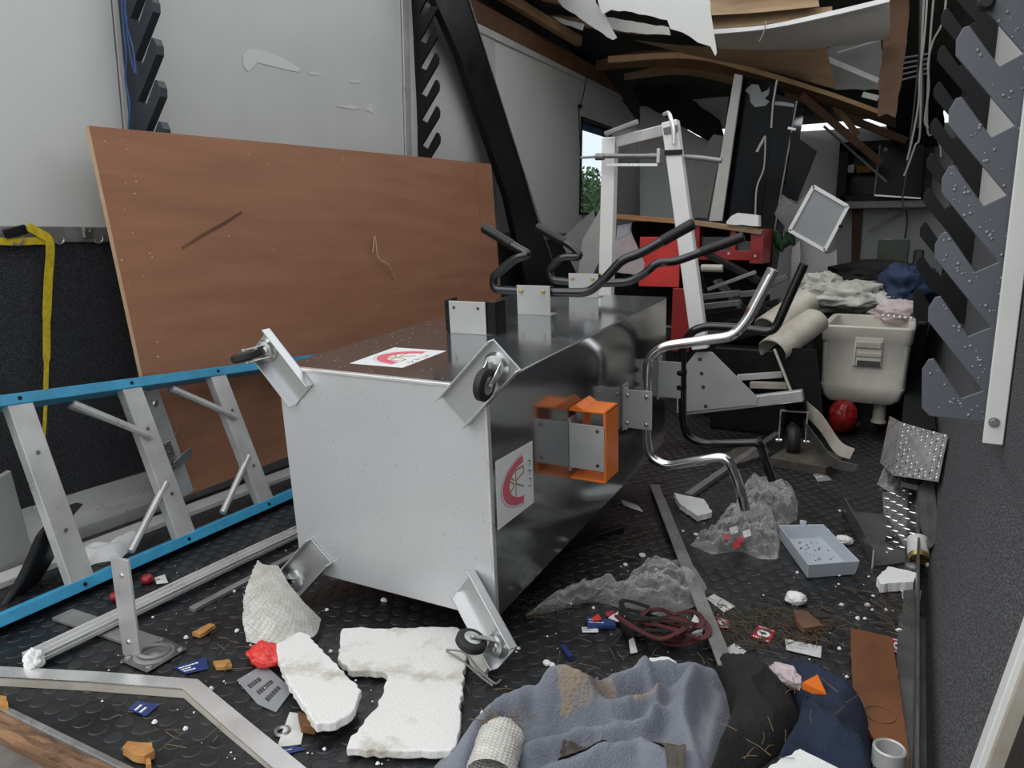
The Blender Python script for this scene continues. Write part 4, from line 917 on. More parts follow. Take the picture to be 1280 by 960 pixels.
blob('jacket', P(1132, 362, y=5.0), (.15, .25, .13), 'blue_jacket', .30, 4, 5, 'blue jacket heaped on the chest beside right wall', 'jacket', zmin=zs)
blob('jacket', P(1090, 345, y=5.3), (.26, .2, .09), 'black_cloth', .28, 4, 12, 'black jacket heaped behind the white shirt', 'jacket', zmin=zs)
blob('shirt', P(1125, 392, y=4.6), (.14, .10, .06), 'lining', .3, 5, 17, 'pale grey-lilac shirt below the blue jacket', 'shirt', zmin=None)
MB().tube([P(1096, 368, y=4.6), P(1113, 389, y=4.6)], .028, 12).build('cardboard_tube', 'white', label='white tube lying across the clothes pile', cat='tube')
MB().tube([P(1094, 362, y=4.9), P(1120, 338, y=4.9)], .010, 8).build('plastic_rod', 'white', label='white rod sticking up behind the shirt', cat='rod')
ch2 = MB()
for k in range(9): ch2.lathe(P(1104 + 7 * k, 394 + .7 * k, y=4.35), (0, 0, 1), [(.006, -.006), (.011, 0), (.006, .006)], 8)
ch2.build('bead_chain', 'alu_bright', label='string of small bright beads hanging behind the cooler', cat='chain', smooth=True)
# cream plastic troughs
for k, (p0, p1, r_) in enumerate((((958, 412, 3.75), (1008, 378, 3.95), .075), ((965, 440, 3.6), (1018, 402, 3.85), .075))):
    a, b = P(*p0[:2], y=p0[2]), P(*p1[:2], y=p1[2]); d = (b - a).normalized(); s_ = d.cross(V((0, 0, 1))).normalized(); u_ = s_.cross(d)
    MB().grid(lambda u, v: a.lerp(b, u) + s_ * r_ * math.cos(math.pi * (1.15 - v * 1.3) ) + u_ * r_ * .8 * math.sin(math.pi * (1.15 - v * 1.3)), 6, 14, (0, 0, .006)).build('plastic_trough', 'cream', label=('cream plastic trough lying above the other beside the cooler', 'cream plastic trough lying below the other beside the cooler')[k], cat='trough', smooth=True)
MB().bb((-.86, 3.78, 0), (-.50, 4.0, .42)).build('tool_case', 'black', label='black case under the cream troughs', cat='case', bevel=.01)
# ================================================================== DARK RUBBLE BEHIND THE HANDLEBARS
RB = [((885, 318), (950, 352), .10, .03, 'black', 4.2, 'black padded board slanting down from the red bench'),
      ((872, 372), (925, 366), .05, .03, 'steel_dark', 3.9, 'dark grey bar lying above the rubble'),
      ((925, 368), (965, 364), .05, .03, 'steel_dark', 3.9, 'dark grey bar end beside the chrome handlebar'),
      ((872, 384), (926, 378), .06, .03, 'steel_dark', 3.85, 'second dark grey bar lying in the rubble'),
      ((870, 400), (960, 385), .10, .04, 'black', 3.95, 'black rubber strip under the grey bars'),
      ((868, 340), (885, 334), .05, .04, 'black', 4.1, 'black bracket beside the white upright'),
      ((880, 430), (985, 400), .16, .05, 'black_matt', 3.95, 'broad black panel in the shade of the rubble'),
      ((922, 472), (978, 468), .03, .03, 'offwhite', 3.75, 'pale broken lath lying in the rubble'),
      ((938, 481), (985, 482), .04, .03, 'cream', 3.7, 'cream splintered stick under the pale lath'),
      ((930, 455), (982, 448), .06, .04, 'dark_red', 3.9, 'dark red board end in the rubble')]
RB += [((874, 345), (900, 420), .12, .02, 'black', 4.3, 'black sheet standing on edge beneath the red bench'),
      ((896, 350), (950, 410), .14, .02, 'steel_dark', 4.3, 'dark grey sheet propped behind the chrome handlebar'),
      ((905, 395), (975, 376), .09, .03, 'black', 4.05, 'black board crossing the heap behind chrome handlebar'),
      ((870, 420), (930, 410), .05, .03, 'bin_grey', 3.9, 'grey plastic length beside the white upright foot'),
      ((955, 360), (985, 345), .05, .03, 'steel_dark', 4.3, 'short dark bar end beside the black grip'),
      ((885, 362), (945, 340), .03, .02, 'alu_dull', 4.15, 'thin grey metal rod on the heap')]
for a, b, w_, h_, m_, y_, lab in RB: beam('rubble_board', (*a, y_), (*b, y_), h_, w_, m_, lab, 'board', up=(0, 1, 0))
blob('debris_heap', V((-.70, 4.22, .0)), (.30, .22, .52), 'black_matt', .25, 5, 3, 'dark heap of broken panels behind the white lift stand', 'debris', zmin=.001)
MB().lathe(P(877, 335, y=4.05), (1, 0, 0), [(.02, 0), (.02, .11)], 10).build('tag_plate', 'cream', label='small cream tag beside the white upright', cat='tag')
hang('fallen_board', [(967, 436), (974, 434), (1020, 438), (1026, 490), (1030, 540), (1018, 548), (1003, 500), (990, 492)], 3.6, 'black_matt', .02, 'black panel leaning beside the cooler with a pale edge', 'panel', .002, 51)
beam('edge_bead', (968, 436, 3.58), (990, 492, 3.55), .012, .014, 'cream', 'pale edge bead slanting in front of the leaning black panel', 'bead', up=(0, 1, 0))
ribbon('bent_trim', [(1008, 502, 3.5), (1028, 520, 3.4), (1050, 552, 3.25), (1068, 562, 3.15)], [(1010, 522, 3.5), (1026, 540, 3.4), (1044, 566, 3.25), (1062, 574, 3.15)], 'cream', label='bent cream trim board curling down to the floor beside cooler', cat='trim board')
ribbon('bent_trim', [(1004, 524, 3.45), (1022, 548, 3.3), (1042, 572, 3.15), (1072, 582, 3.1)], [(1006, 544, 3.45), (1020, 562, 3.3), (1040, 584, 3.15), (1068, 590, 3.1)], 'steel_dark', label='bent dark trim board curling under the cream one', cat='trim board')
slab_px('insulation_slab', [(962, 572), (1000, 548), (1056, 572), (1032, 585)], 0, .035, 'grime', .006, 3, label='brown-stained white insulation slab under the caster wheel', cat='slab')
slab_px('insulation_slab', [(900, 570), (950, 545), (962, 566), (922, 580)], 0, .02, 'grime', .008, 4, label='smaller stained slab piece between the handlebars', cat='slab')
blob('red_hat', P(1053, 520, y=3.95), (.065, .06, .075), 'red', .15, 3, 2, 'red hat lying under the cooler', 'hat', zmin=.001)
blob('plastic_film', G(1070, 524, .04), (.06, .05, .05), 'clear_film', .5, 8, 4, 'clear crumpled film beside the red hat', 'plastic film', zmin=.001)
# ================================================================== METAL PROFILES AND FLOOR FITTINGS (left foreground)
pf = thing('aluminium_profile', 'long ribbed aluminium profile lying on the floor under the ladder', 'profile', G(200, 745))
a, b, c = G(36, 826, .02), G(290, 704, .02), G(376, 664, .02)
for p, q in ((a, b), (b, c)):
    d = (q - p).normalized(); s_ = d.cross(V((0, 0, 1)))
    MB().bar(p, q, .050, .010).build('web', 'alu_bright', pf, bevel=.001)
    for k in (-.021, 0, .021): MB().bar(p + s_ * k + V((0, 0, .009)), q + s_ * k + V((0, 0, .009)), .006, .010).build('rib', 'alu_bright', pf, bevel=.001)
blob('paper_wad', G(42, 826, .03), (.020, .018, .022), 'foam_clean', .3, 5, 3, 'small white paper wad at the end of ribbed profile', 'paper', zmin=.001)
bt = thing('bent_edge_trim', 'bright bent aluminium edge trim lying across the foreground floor', 'trim', G(240, 860))
pts = [G(-30, 838, .022), G(120, 846, .022), G(238, 855, .022), G(300, 908, .018), G(384, 978, .012)]
m = MB(); hw = .020
L_ = []
for i, p in enumerate(pts):
    d = (pts[min(i + 1, 4)] - pts[max(i - 1, 0)]).normalized(); s_ = V((-d.y, d.x, 0)).normalized(); L_.append((p + s_ * hw, p - s_ * hw))
for i in range(4): m.add([L_[i][0], L_[i + 1][0], L_[i + 1][1], L_[i][1]] + [q - V((0, 0, .003)) for q in (L_[i][0], L_[i + 1][0], L_[i + 1][1], L_[i][1])], [(0, 1, 2, 3), (7, 6, 5, 4), (0, 4, 5, 1), (2, 6, 7, 3), (0, 3, 7, 4), (1, 5, 6, 2)])
m.build('top_flange', 'alu_bright', bt)
m = MB()
for i in range(4): 
    p, q = L_[i][1], L_[i + 1][1]; m.prism([p, q, V((q.x, q.y, .001)), V((p.x, p.y, .001))], (0, .002, 0))
m.build('side_flange', 'cream', bt)
MB().bar(G(240, 762, .006), G(376, 690, .006), .022, .010).build('thin_profile', 'alu_dull', label='thin dirty metal profile lying beside the silver cabinet', cat='profile', bevel=.001)
MB().bar(G(78, 768, .006), G(192, 806, .006), .055, .008).build('flat_strip', 'alu_dull', label='flat aluminium strip lying below the ladder rail', cat='strip', bevel=.001)
ub = thing('upright_bar', 'flat aluminium bar standing upright in the floor ring plate', 'bar', G(164, 824))
b0 = G(166, 822); tp = P(159, 700, y=b0.y)
MB().bar(b0, V((b0.x - .01, b0.y, tp.z)), .062, .006, (0, 1, 0)).build('bar', 'alu', ub, bevel=.001)
MB().bar(b0 + V((.02, .01, .003)), G(197, 803, .003), .05, .006).build('foot', 'alu', ub, bevel=.001)
for z in (.04, tp.z - .04): MB().lathe(V((b0.x - .004, b0.y - .003, z)), (0, -1, 0), [(.006, 0), (.004, .004)], 8).build('rivet', 'zinc', ub)
td = thing('tie_down_ring', 'square steel tie-down ring plate set in the rubber floor', 'tie-down', G(193, 818))
sq = [G(a, b, .004) for a, b in ((150, 827), (203, 797), (234, 812), (184, 842))]
cc = sum(sq, V((0, 0, 0))) / 4
MB().prism(sq, (0, 0, .004)).build('plate', 'steel_dark', td, bevel=.002)
MB().lathe(V((cc.x, cc.y, .008)), (0, 0, 1), [(.046, 0), (.044, .004), (.038, .005), (.026, .001), (.014, .0005), (.010, .003), (.004, .004)], 24).build('dish', 'alu_dull', td, smooth=True)
MB().torus(V((cc.x, cc.y, .014)), (0, .1, 1), .032, .0045, 24, 8).build('ring', 'alu_dull', td, smooth=True)
for p in sq: MB().lathe(cc.lerp(p, .78) + V((0, 0, .004)), (0, 0, 1), [(.008, 0), (.007, .003), (.002, .004)], 10).build('screw_head', 'zinc', td)
# ================================================================== LITTER HELPERS
def card(px, m, label, cat='card', z=.003, t=.0012, marks=0, mm='sticker_white', name=None, seed=0, curl=0):
    q = [G(a, b, z + t) for a, b in px]
    o = MB().prism(q, (0, 0, -t)).build(name or 'card', m, label=label, cat=cat)
    if marks:
        mb = MB(); r2 = random.Random(seed)
        for k in range(marks):
            v = (k + 1) / (marks + 1.5); u0, u1 = .06 + r2.random() * .05, .4 + r2.random() * .3
            A, B = q[0].lerp(q[3], v), q[1].lerp(q[2], v); A2, B2 = q[0].lerp(q[3], v + .10), q[1].lerp(q[2], v + .10)
            x = u0
            while x < u1:
                e = x + r2.uniform(.05, .12); mb.prism([A.lerp(B, x), A.lerp(B, e), A2.lerp(B2, e), A2.lerp(B2, x)], (0, 0, .0004)); x = e + .02
        mb.build('print', mm, o)
    return o
card([(217, 834), (258, 821), (260, 836), (232, 842)], 'blue_card', 'blue printed card with white lettering lying beside the tie-down ring', marks=3, seed=1)
card([(160, 886), (172, 876), (199, 881), (182, 895)], 'blue_card', 'blue printed card lying below the bent edge trim', marks=2, seed=2)
card([(342, 938), (366, 932), (384, 936), (352, 944)], 'blue_card', 'small blue card beside the scrap paper strip', marks=1, seed=3)
card([(296, 850), (330, 830), (366, 862), (345, 890), (322, 880)], 'smoke_panel', 'clear plastic sleeve with dark print lying under the foam wedge', 'sleeve', marks=3, seed=4, mm='ink', name='plastic_sleeve')
card([(346, 934), (362, 890), (384, 893), (376, 930)], 'paper', 'scrap of dirty white paper below the foam wedge', 'paper', name='paper_scrap')
slab_px('brown_block', [(372, 888), (392, 896), (394, 908), (376, 905)], .004, .02, 'rust', 0, 1, label='small reddish-brown block beside the foam wedge', cat='block', bevel=.002)
MB().torus(G(353, 914, .004), (0, 0, 1), .013, .004, 20, 6).build('washer', 'zinc', label='grey washer ring lying on scrap paper', cat='washer', smooth=True)
MB().torus(G(945, 832, .004), (0, 0, 1), .012, .0035, 20, 6).build('washer', 'zinc', label='grey washer ring lying beside the black cloth', cat='washer', smooth=True)
# foam boards
slab_px('foam_board', [(428, 785), (452, 783), (474, 785), (545, 783), (572, 784), (583, 795), (580, 850), (572, 925), (564, 938), (500, 938), (433, 935), (436, 925), (470, 885), (485, 845), (478, 838), (440, 838), (422, 822)], .008, .018, 'foam', .007, 5, label='large broken white foam board with a square notch', cat='foam board', bevel=.003)
slab_px('foam_board', [(345, 804), (375, 789), (384, 792), (452, 862), (448, 872), (440, 890), (420, 902), (395, 905), (366, 862), (350, 830)], .024, .020, 'foam', .006, 6, label='curved wedge of white foam board beside the red bag', cat='foam board', bevel=.003)
slab_px('foam_chunk', [(582, 812), (596, 808), (612, 830), (606, 840), (588, 830)], .002, .012, 'foam', .004, 7, label='small foam chunk trapped beside the lower caster', cat='foam')
slab_px('foam_chunk', [(945, 968), (1000, 936), (1052, 962), (1050, 975), (950, 978)], .07, .02, 'foam_clean', .004, 8, label='white foam corner lying on the black cloth', cat='foam')
slab_px('foam_chunk', [(808, 838), (812, 822), (835, 821), (846, 828), (838, 838)], .03, .02, 'foam_clean', .005, 9, label='white foam lump behind the grey blanket', cat='foam')
slab_px('foam_chunk', [(1096, 722), (1110, 708), (1148, 716), (1142, 727), (1100, 730)], .004, .025, 'foam_clean', .006, 10, label='white foam chunk beside the fallen tin', cat='foam')
blob('foam_chunk', G(995, 748, .014), (.026, .022, .016), 'foam_clean', .2, 4, 11, 'rounded white foam lump on the floor below the tray', 'foam', zmin=.001)
slab_px('foam_chunk', [(862, 780), (868, 768), (880, 782), (878, 790), (866, 792)], .002, .012, 'foam_clean', .004, 12, label='white foam scrap beside the flat metal strip', cat='foam')
slab_px('foam_chunk', [(842, 616), (880, 624), (890, 640), (872, 645), (850, 630)], .004, .02, 'foam_clean', .006, 13, label='white foam scrap behind the upper plastic bag', cat='foam')
blob('foam_chunk', G(1055, 675, .012), (.025, .02, .014), 'foam_clean', .2, 4, 15, 'white foam lump behind the grey tray', 'foam', zmin=.001)
# bubble wrap hanging on the lower caster, with a red bag under it
bw = thing('bubble_wrap', 'bubble wrap draped over the lower caster of silver cabinet', 'bubble wrap', G(355, 800))
tipp = WBL + V((0, -.02, .06)); arc_ = [G(a, b, z) for a, b, z in ((306, 802, .03), (330, 806, .035), (352, 808, .035), (380, 800, .03), (396, 792, .02), (402, 774, .02))]
arcs = crom(arc_, 8)
def bwf(u, v):
    e = arcs[min(int(u * (len(arcs) - 1)), len(arcs) - 2)].lerp(arcs[min(int(u * (len(arcs) - 1)) + 1, len(arcs) - 1)], (u * (len(arcs) - 1)) % 1 if u < 1 else 1)
    t0 = tipp + V(((u - .5) * .07, -.012 * math.sin(math.pi * u), 0)); p = t0.lerp(e, v)
    out = V((-.3 + u * .5, -1, .5)).normalized()
    bub = max(0, math.sin(u * 26 * math.pi) * math.sin(v * 30 * math.pi)) ** .6
    return p + out * (.020 * math.sin(math.pi * v) + .006 * fb((u * 3, v * 3, 0), 1.4, 5) + .0035 * bub)
MB().grid(bwf, 156, 150).build('film', 'bubble', bw, smooth=2)
blob('red_bag', G(334, 818, .022), (.045, .035, .02), 'red_bright', .22, 5, 3, 'crumpled bright red bag under the bubble wrap', 'bag', zmin=.001)
m = MB()
bp0, bp1 = G(612, 968, .05), G(632, 908, .06)
d = (bp1 - bp0).normalized(); s_ = d.cross(V((0, 0, 1))).normalized(); u_ = s_.cross(d)
m.grid(lambda u, v: bp0.lerp(bp1, v) + (s_ * math.cos(2 * math.pi * u) + u_ * .8 * math.sin(2 * math.pi * u)) * (.040 * (.6 + .4 * min(1, (1 - v) * 5)) + .003 * max(0, math.sin(u * 30 * math.pi) * math.sin(v * 34 * math.pi)) ** .6 + .004 * fb((u, v, 0), 3, 2)), 150, 120).build('bubble_wrap', 'bubble', label='rolled bubble wrap tucked in the grey blanket', cat='bubble wrap', smooth=2)
MB().tube([G(558, 812, .04), G(580, 816, .04), G(600, 838, .02), G(618, 854, .006), G(626, 850, .004)], .0025, 6, 6).tube([G(558, 814, .038), G(575, 824, .03), G(600, 845, .012), G(616, 857, .005)], .0025, 6, 6).build('loose_cable', 'wire', label='loose grey cable curling from foam board to the caster', cat='cable', smooth=True)
# ================================================================== CLOTHS (right foreground)
def folds(p, ang, f, seed, amp): 
    x = p.x * math.cos(ang) + p.y * math.sin(ang); w_ = fb(p, 4, seed) * .10
    return amp * ((1 - abs(math.sin((x + w_) * f)) ** .8) * .7 + .45 * (fb(p, 6, seed + 3) + .3))
ol = [G(a, b) for a, b in ((540, 965), (590, 910), (612, 884), (650, 870), (700, 872), (745, 858), (790, 838), (850, 832), (893, 838), (908, 870), (915, 905), (900, 940), (885, 990), (720, 1010), (560, 1000))]
def ridge(p, pl, w_, A):
    best = 9
    for a, b in zip(pl[:-1], pl[1:]):
        d = b - a; t = max(0, min(1, (p - a).dot(d) / d.length_squared)); best = min(best, (p - a - d * t).length)
    return A * math.exp(-(best / w_) ** 2)
def GP(l): return [V((q.x, q.y, 0)) for q in (G(a, b, .03) for a, b in l)]
RID = [(GP([(560, 960), (610, 905), (660, 885), (730, 885), (800, 858), (890, 850)]), .040, .062), (GP([(690, 885), (760, 900), (830, 885), (905, 872)]), .032, .050), (GP([(660, 950), (720, 925), (800, 915), (870, 890)]), .026, .040),
       (GP([(640, 990), (740, 955), (800, 940), (850, 960)]), .034, .050), (GP([(870, 870), (850, 910), (870, 960)]), .028, .045), (GP([(905, 880), (890, 920), (880, 980)]), .026, .040), (GP([(800, 850), (820, 880), (810, 910)]), .020, .022)]
def bh(p, r):
    q = V((p.x, p.y, 0)) + V((fb(p, 5, 3), fb(p, 5, 7), 0)) * .012
    return .006 + (1 - r ** 8) * (.012 + sum(ridge(q, a, b * .72, c) for a, b, c in RID) * 1.0 + .010 * fb(p, 14, 2) + .004 * fb(p, 40, 5))
bk_ = pad(ol, bh, 200, 60).build('blanket', 'blanket', label='crumpled blue-grey moving blanket on the floor', cat='blanket', smooth=2)
def mud(px, seed, m_='blanket_mud', nm='mud_stain'):
    q = [G(a, b, .06) for a, b in px]; c = sum(q, V((0, 0, 0))) / len(q); q = [V((x.x, x.y, 0)) for x in q]
    pad(q, lambda p, r: bh(p, 0) + .0022 - .003 * r ** 4 - .0015 * abs(fb(p, 60, seed)), 60, 14, 0, base=False).build(nm, m_, bk_, smooth=2)
mud([(690, 872), (730, 868), (768, 858), (776, 868), (740, 884), (700, 886)], 1); mud([(780, 862), (830, 868), (820, 876), (790, 880)], 2)
def patch(px, m, name, parent, obj):
    """worn patch laid over a cloth: follows the cloth surface"""
    pass
ol2 = [G(a, b) for a, b in ((893, 834), (925, 836), (965, 850), (990, 870), (1002, 905), (985, 935), (950, 960), (880, 990), (900, 940), (914, 900), (905, 865))]
pad(ol2, lambda p, r: .004 + (1 - r ** 5) * (.05 + folds(p, .7, 24, 14, .03)), 120, 30).build('black_cloth', 'black_cloth', label='black cloth lying between the grey blanket and navy jacket', cat='cloth', smooth=2)
ol3 = [G(a, b) for a, b in ((962, 846), (990, 850), (1022, 866), (1046, 880), (1070, 893), (1087, 912), (1092, 990), (960, 990), (990, 930), (1002, 900), (985, 868))]
pad(ol3, lambda p, r: .004 + (1 - r ** 5) * (.045 + folds(p, 1.2, 20, 24, .05)), 120, 30).build('navy_jacket', 'navy', label='navy blue jacket crumpled beside the brown hardboard', cat='jacket', smooth=2)
blob('pink_lining', G(993, 846, .05), (.045, .03, .02), 'lining', .3, 4, 6, 'pale pink cloth showing at the navy jacket collar', 'cloth')
MB().prism([G(1003, 853, .085), G(1022, 843, .095), G(1033, 867, .070)], (0, 0, -.014)).build('orange_tag', 'orange', label='bright orange label on the navy jacket', cat='label')
mud([(696, 942), (702, 918), (760, 912), (782, 916), (760, 930), (715, 944)], 4, 'grime', 'dark_patch'); mud([(800, 908), (840, 918), (858, 945), (850, 968), (838, 960), (830, 935)], 6, 'grime', 'dark_patch')
m = MB(); r2 = random.Random(9)
for _ in range(26):
    c = G(r2.uniform(612, 655), r2.uniform(895, 908), .075); e = c + V((r2.uniform(-.04, .04), r2.uniform(-.02, .02), r2.uniform(-.006, .012))); m.tube([c, e], .0012, 4)
m.build('straw_clump', 'straw', label='clump of straw on the rolled bubble wrap', cat='straw', kind='stuff')
# ================================================================== PLASTIC BAGS, STRIP, TRAY (middle floor)
def bag(px, h, label, seed, z0=.002):
    o_ = [G(a, b) for a, b in px]
    return pad(o_, lambda p, r: (1 - r ** 3) * (h * .75 + h * .55 * fb(p, 9, seed)) + h * .24 * (1 - abs(fb(p, 15, seed + 5)) * 3) * (1 - r ** 6), 150, 40, z0, base=False).build('plastic_bag', 'clear_film', label=label, cat='plastic bag', smooth=True)
bag([(862, 682), (890, 668), (905, 650), (925, 640), (945, 640), (968, 650), (976, 675), (972, 700), (950, 700), (925, 690), (890, 694)], .10, 'clear crumpled plastic bag with red print beside the grey tray', 3)
bag([(915, 640), (925, 615), (950, 606), (980, 610), (998, 628), (996, 650), (975, 662), (945, 655)], .09, 'clear crumpled plastic bag behind the red-printed one', 9)
bag([(655, 772), (680, 752), (715, 732), (745, 738), (772, 740), (800, 720), (835, 706), (868, 708), (884, 735), (872, 758), (840, 768), (805, 776), (780, 762), (740, 752), (700, 764)], .06, 'long clear plastic bag lying across the flat metal strip', 15)
for k, (a, b) in enumerate(((903, 668), (912, 660), (920, 672), (928, 664), (915, 678))): card([(a, b), (a + 9, b - 3), (a + 11, b + 5), (a + 2, b + 8)], ('sticker_red', 'sticker_white')[k % 2], ('small red leaflet inside the plastic bag', 'small white leaflet inside the plastic bag')[k % 2], 'leaflet', .03 + .004 * k, name='leaflet', seed=k)
for o in [x for x in col.objects if x.name.startswith('leaflet')]: o['group'] = 'leaflets in the plastic bag'
fs = MB().bar(G(818, 606, .02), G(908, 832, .035), .036, .005).build('flat_strip', 'alu_dull', label='long flat metal strip slanting over the plastic bag', cat='strip', bevel=.001)
for k in (.25, .42, .6, .78): 
    c = G(818, 606, .0226).lerp(G(908, 832, .0376), k); MB().lathe(c, (0, 0, 1), [(.005, 0), (.004, .003)], 8).build('rivet', 'zinc', fs)
MB().bar(G(818, 606, .008), G(826, 622, .008), .03, .014).build('strip_foot', 'black', label='small black shim under the flat metal strip', cat='shim')
MB().bar(G(700, 616 + 70, .012), G(778, 660, .012), .022, .022).build('dark_tube', 'black', label='dark tube lying behind the silver cabinet side', cat='tube', bevel=.004)
tr = thing('tray', 'shallow pale grey plastic tray on the black floor', 'tray', G(1030, 700))
rim = [G(a, b, .048) for a, b in ((973, 656), (1029, 655), (1075, 701), (1010, 706))]
cen = sum(rim, V((0, 0, 0))) / 4; inn = [cen.lerp(p, .955) for p in rim]; bas = [V((cen.lerp(p, .93).x, cen.lerp(p, .93).y, .002)) for p in rim]; ib = [V((cen.lerp(p, .90).x, cen.lerp(p, .90).y, .006)) for p in rim]
f_ = []
for i in range(4):
    j = (i + 1) % 4; f_ += [(8 + i, 8 + j, j, i), (i, j, 4 + j, 4 + i), (4 + i, 4 + j, 12 + j, 12 + i)]
MB().add(rim + inn + bas + ib, f_ + [(8, 11, 10, 9), (12, 13, 14, 15)]).build('tray_shell', 'tray', tr, bevel=.002)
c = rim[0].lerp(rim[1], .55); MB().box(c + V((0, 0, .006)), (.02, .008, .014)).build('tab', 'tray', tr, bevel=.002)
m = MB(); r2 = random.Random(4)
for _ in range(40):
    p = ib[0].lerp(ib[1], r2.uniform(.2, .95)).lerp(ib[3].lerp(ib[2], r2.uniform(.2, .95)), r2.uniform(.1, .95)); m.lathe(p, (0, 0, 1), [(r2.uniform(.001, .004), 0), (.001, .003)], 6)
m.build('dirt', 'grime', tr, kind='stuff')
# red and black strap bundle
sb = thing('strap_bundle', 'bundle of dark red and black straps on the floor', 'strap', G(830, 800))
r2 = random.Random(6)
for k in range(9):
    c = G(r2.uniform(808, 850), r2.uniform(785, 808), 0); rr = r2.uniform(.03, .06); ph = r2.random() * 6; pts = []
    for i in range(9):
        a = ph + i * .62; pts.append(c + V((rr * 1.5 * math.cos(a), rr * .8 * math.sin(a), .012 + .022 * abs(math.sin(a * 1.3 + k)) + .004 * k)))
    q = crom(pts, 5); m = MB()
    for i in range(len(q) - 1): m.bar(q[i], q[i + 1] + (q[i + 1] - q[i]) * .15, .014, .003)
    m.build('webbing', ('dark_red', 'black_cloth', 'dark_red')[k % 3], sb)
blob('coiled_strap', G(795, 782, .02), (.035, .035, .022), 'black_cloth', .15, 4, 3, 'dark coiled strap end beside the strap bundle', 'strap', zmin=.001)
# packets and leaflets
card([(733, 770), (768, 775), (770, 782), (734, 782)], 'blue_card', 'dark blue packet with white stripes beside the plastic bag', 'packet', .004, .008, 2, seed=7, name='packet')
card([(760, 772), (775, 763), (787, 771), (784, 782)], 'sticker_white', 'white folded leaflet beside the dark blue packet', 'leaflet', .01, name='leaflet')
card([(740, 772), (748, 767), (752, 774), (742, 776)], 'red_bright', 'small red packet corner on the dark blue packet', 'packet', .016, name='packet')
card([(727, 784), (747, 783), (748, 790), (728, 790)], 'sticker_white', 'white printed label below the dark blue packet', 'label', marks=2, mm='ink', seed=8, name='label')
card([(757, 765), (766, 763), (770, 770), (758, 770)], 'sticker_red', 'dark red leaflet between packet and plastic bag', 'leaflet', name='leaflet')
card([(786, 800), (792, 796), (797, 815), (788, 817)], 'paper', 'dirty paper scrap beside the strap bundle', 'paper', name='paper_scrap')
MB().tube([G(704, 808, .006), G(714, 822, .006)], .006, 8).build('blue_plug', 'blue_card', label='small blue plastic plug on the floor', cat='plug')
def badge(px, label, seed):
    o = card(px, 'sticker_red', label, 'sticker', name='floor_sticker')
    q = [G(a, b, .0046) for a, b in px]; c = sum(q, V((0, 0, 0))) / 4; n = 18; e1, e2 = (q[1] - q[0]) * .36, (q[3] - q[0]) * .26
    MB().prism([c + e1 * math.cos(2 * math.pi * i / n) + e2 * math.sin(2 * math.pi * i / n) for i in range(n)], (0, 0, .0003)).build('oval', 'sticker_white', o)
    MB().prism([c + e1 * .5 * math.cos(2 * math.pi * i / n) + e2 * .35 * math.sin(2 * math.pi * i / n) for i in range(n)], (0, 0, .0006)).build('emblem', 'ink', o)
    mb = MB()
    for v in (.06, .86):
        for k in range(7): u = .1 + k * .12; mb.prism([q[0].lerp(q[1], u).lerp(q[3].lerp(q[2], u), v), q[0].lerp(q[1], u + .07).lerp(q[3].lerp(q[2], u + .07), v), q[0].lerp(q[1], u + .07).lerp(q[3].lerp(q[2], u + .07), v + .08), q[0].lerp(q[1], u).lerp(q[3].lerp(q[2], u), v + .08)], (0, 0, .0004))
    mb.build('lettering', 'sticker_white', o)
badge([(948, 781), (970, 788), (962, 804), (938, 795)], 'red and white oval sticker lying alone on the floor among straw', 1)
badge([(894, 770), (912, 776), (914, 786), (896, 784)], 'red and white oval sticker partly under the flat metal strip', 2)
badge([(1115, 797), (1125, 799), (1126, 818), (1116, 815)], 'red and white sticker at the ragged end of brown hardboard', 3)
badge([(1122, 838), (1134, 842), (1136, 858), (1124, 855)], 'red and white sticker halfway along the brown hardboard', 4)
badge([(1124, 864), (1142, 866), (1141, 884), (1126, 884)], 'red and white sticker beside the wall foot below the others', 5)
card([(883, 748), (893, 742), (919, 758), (905, 765)], 'paper', 'white slip of paper above the oval sticker', 'paper', marks=2, mm='ink_grey', seed=11, name='paper_slip')
card([(981, 798), (1027, 808), (1026, 822), (983, 812)], 'paper', 'long white paper slip with twigs on it', 'paper', marks=2, mm='ink_grey', seed=12, name='paper_slip')
card([(905, 812), (918, 804), (933, 814), (916, 830)], 'paper', 'white paper square at the end of flat metal strip', 'paper', name='paper_slip')
card([(1126, 736), (1152, 738), (1150, 752), (1128, 748)], 'paper', 'white paper slip by the right wall foot', 'paper', marks=1, mm='ink_grey', seed=13, name='paper_slip')
card([(776, 624), (798, 632), (804, 640), (780, 632)], 'paper', 'crushed white leaflet behind the silver cabinet', 'leaflet', name='leaflet')
card([(1016, 593), (1030, 590), (1040, 600), (1022, 602)], 'smoke_panel', 'blue and white packet on the dark floor near caster', 'packet', marks=1, seed=14, name='packet')
slab_px('bark_piece', [(992, 762), (1010, 764), (1030, 782), (1005, 785), (996, 775)], .002, .014, 'pine_dark', .006, 21, label='piece of reddish-brown bark on the floor below foam lump', cat='bark')
slab_px('wood_chip', [(240, 790), (262, 779), (269, 781), (250, 793)], .004, .010, 'wood_chip', .003, 22, label='orange-brown wood chip beside the tie-down ring', cat='wood chip')
slab_px('wood_chip', [(153, 934), (160, 926), (190, 928), (193, 938), (180, 945), (165, 942)], .004, .016, 'wood_chip', .004, 23, label='broken orange-brown wood chip in front of the sill', cat='wood chip')
slab_px('wood_chip', [(182, 948), (188, 947), (189, 955), (182, 956)], .004, .010, 'wood_chip', .002, 24, label='tiny orange wood chip beside the broken one', cat='wood chip')
slab_px('wood_chip', [(-12, 866), (8, 870), (10, 882), (-12, 880)], .004, .012, 'wood_chip', .003, 25, label='orange wood chip at the sill end', cat='wood chip')
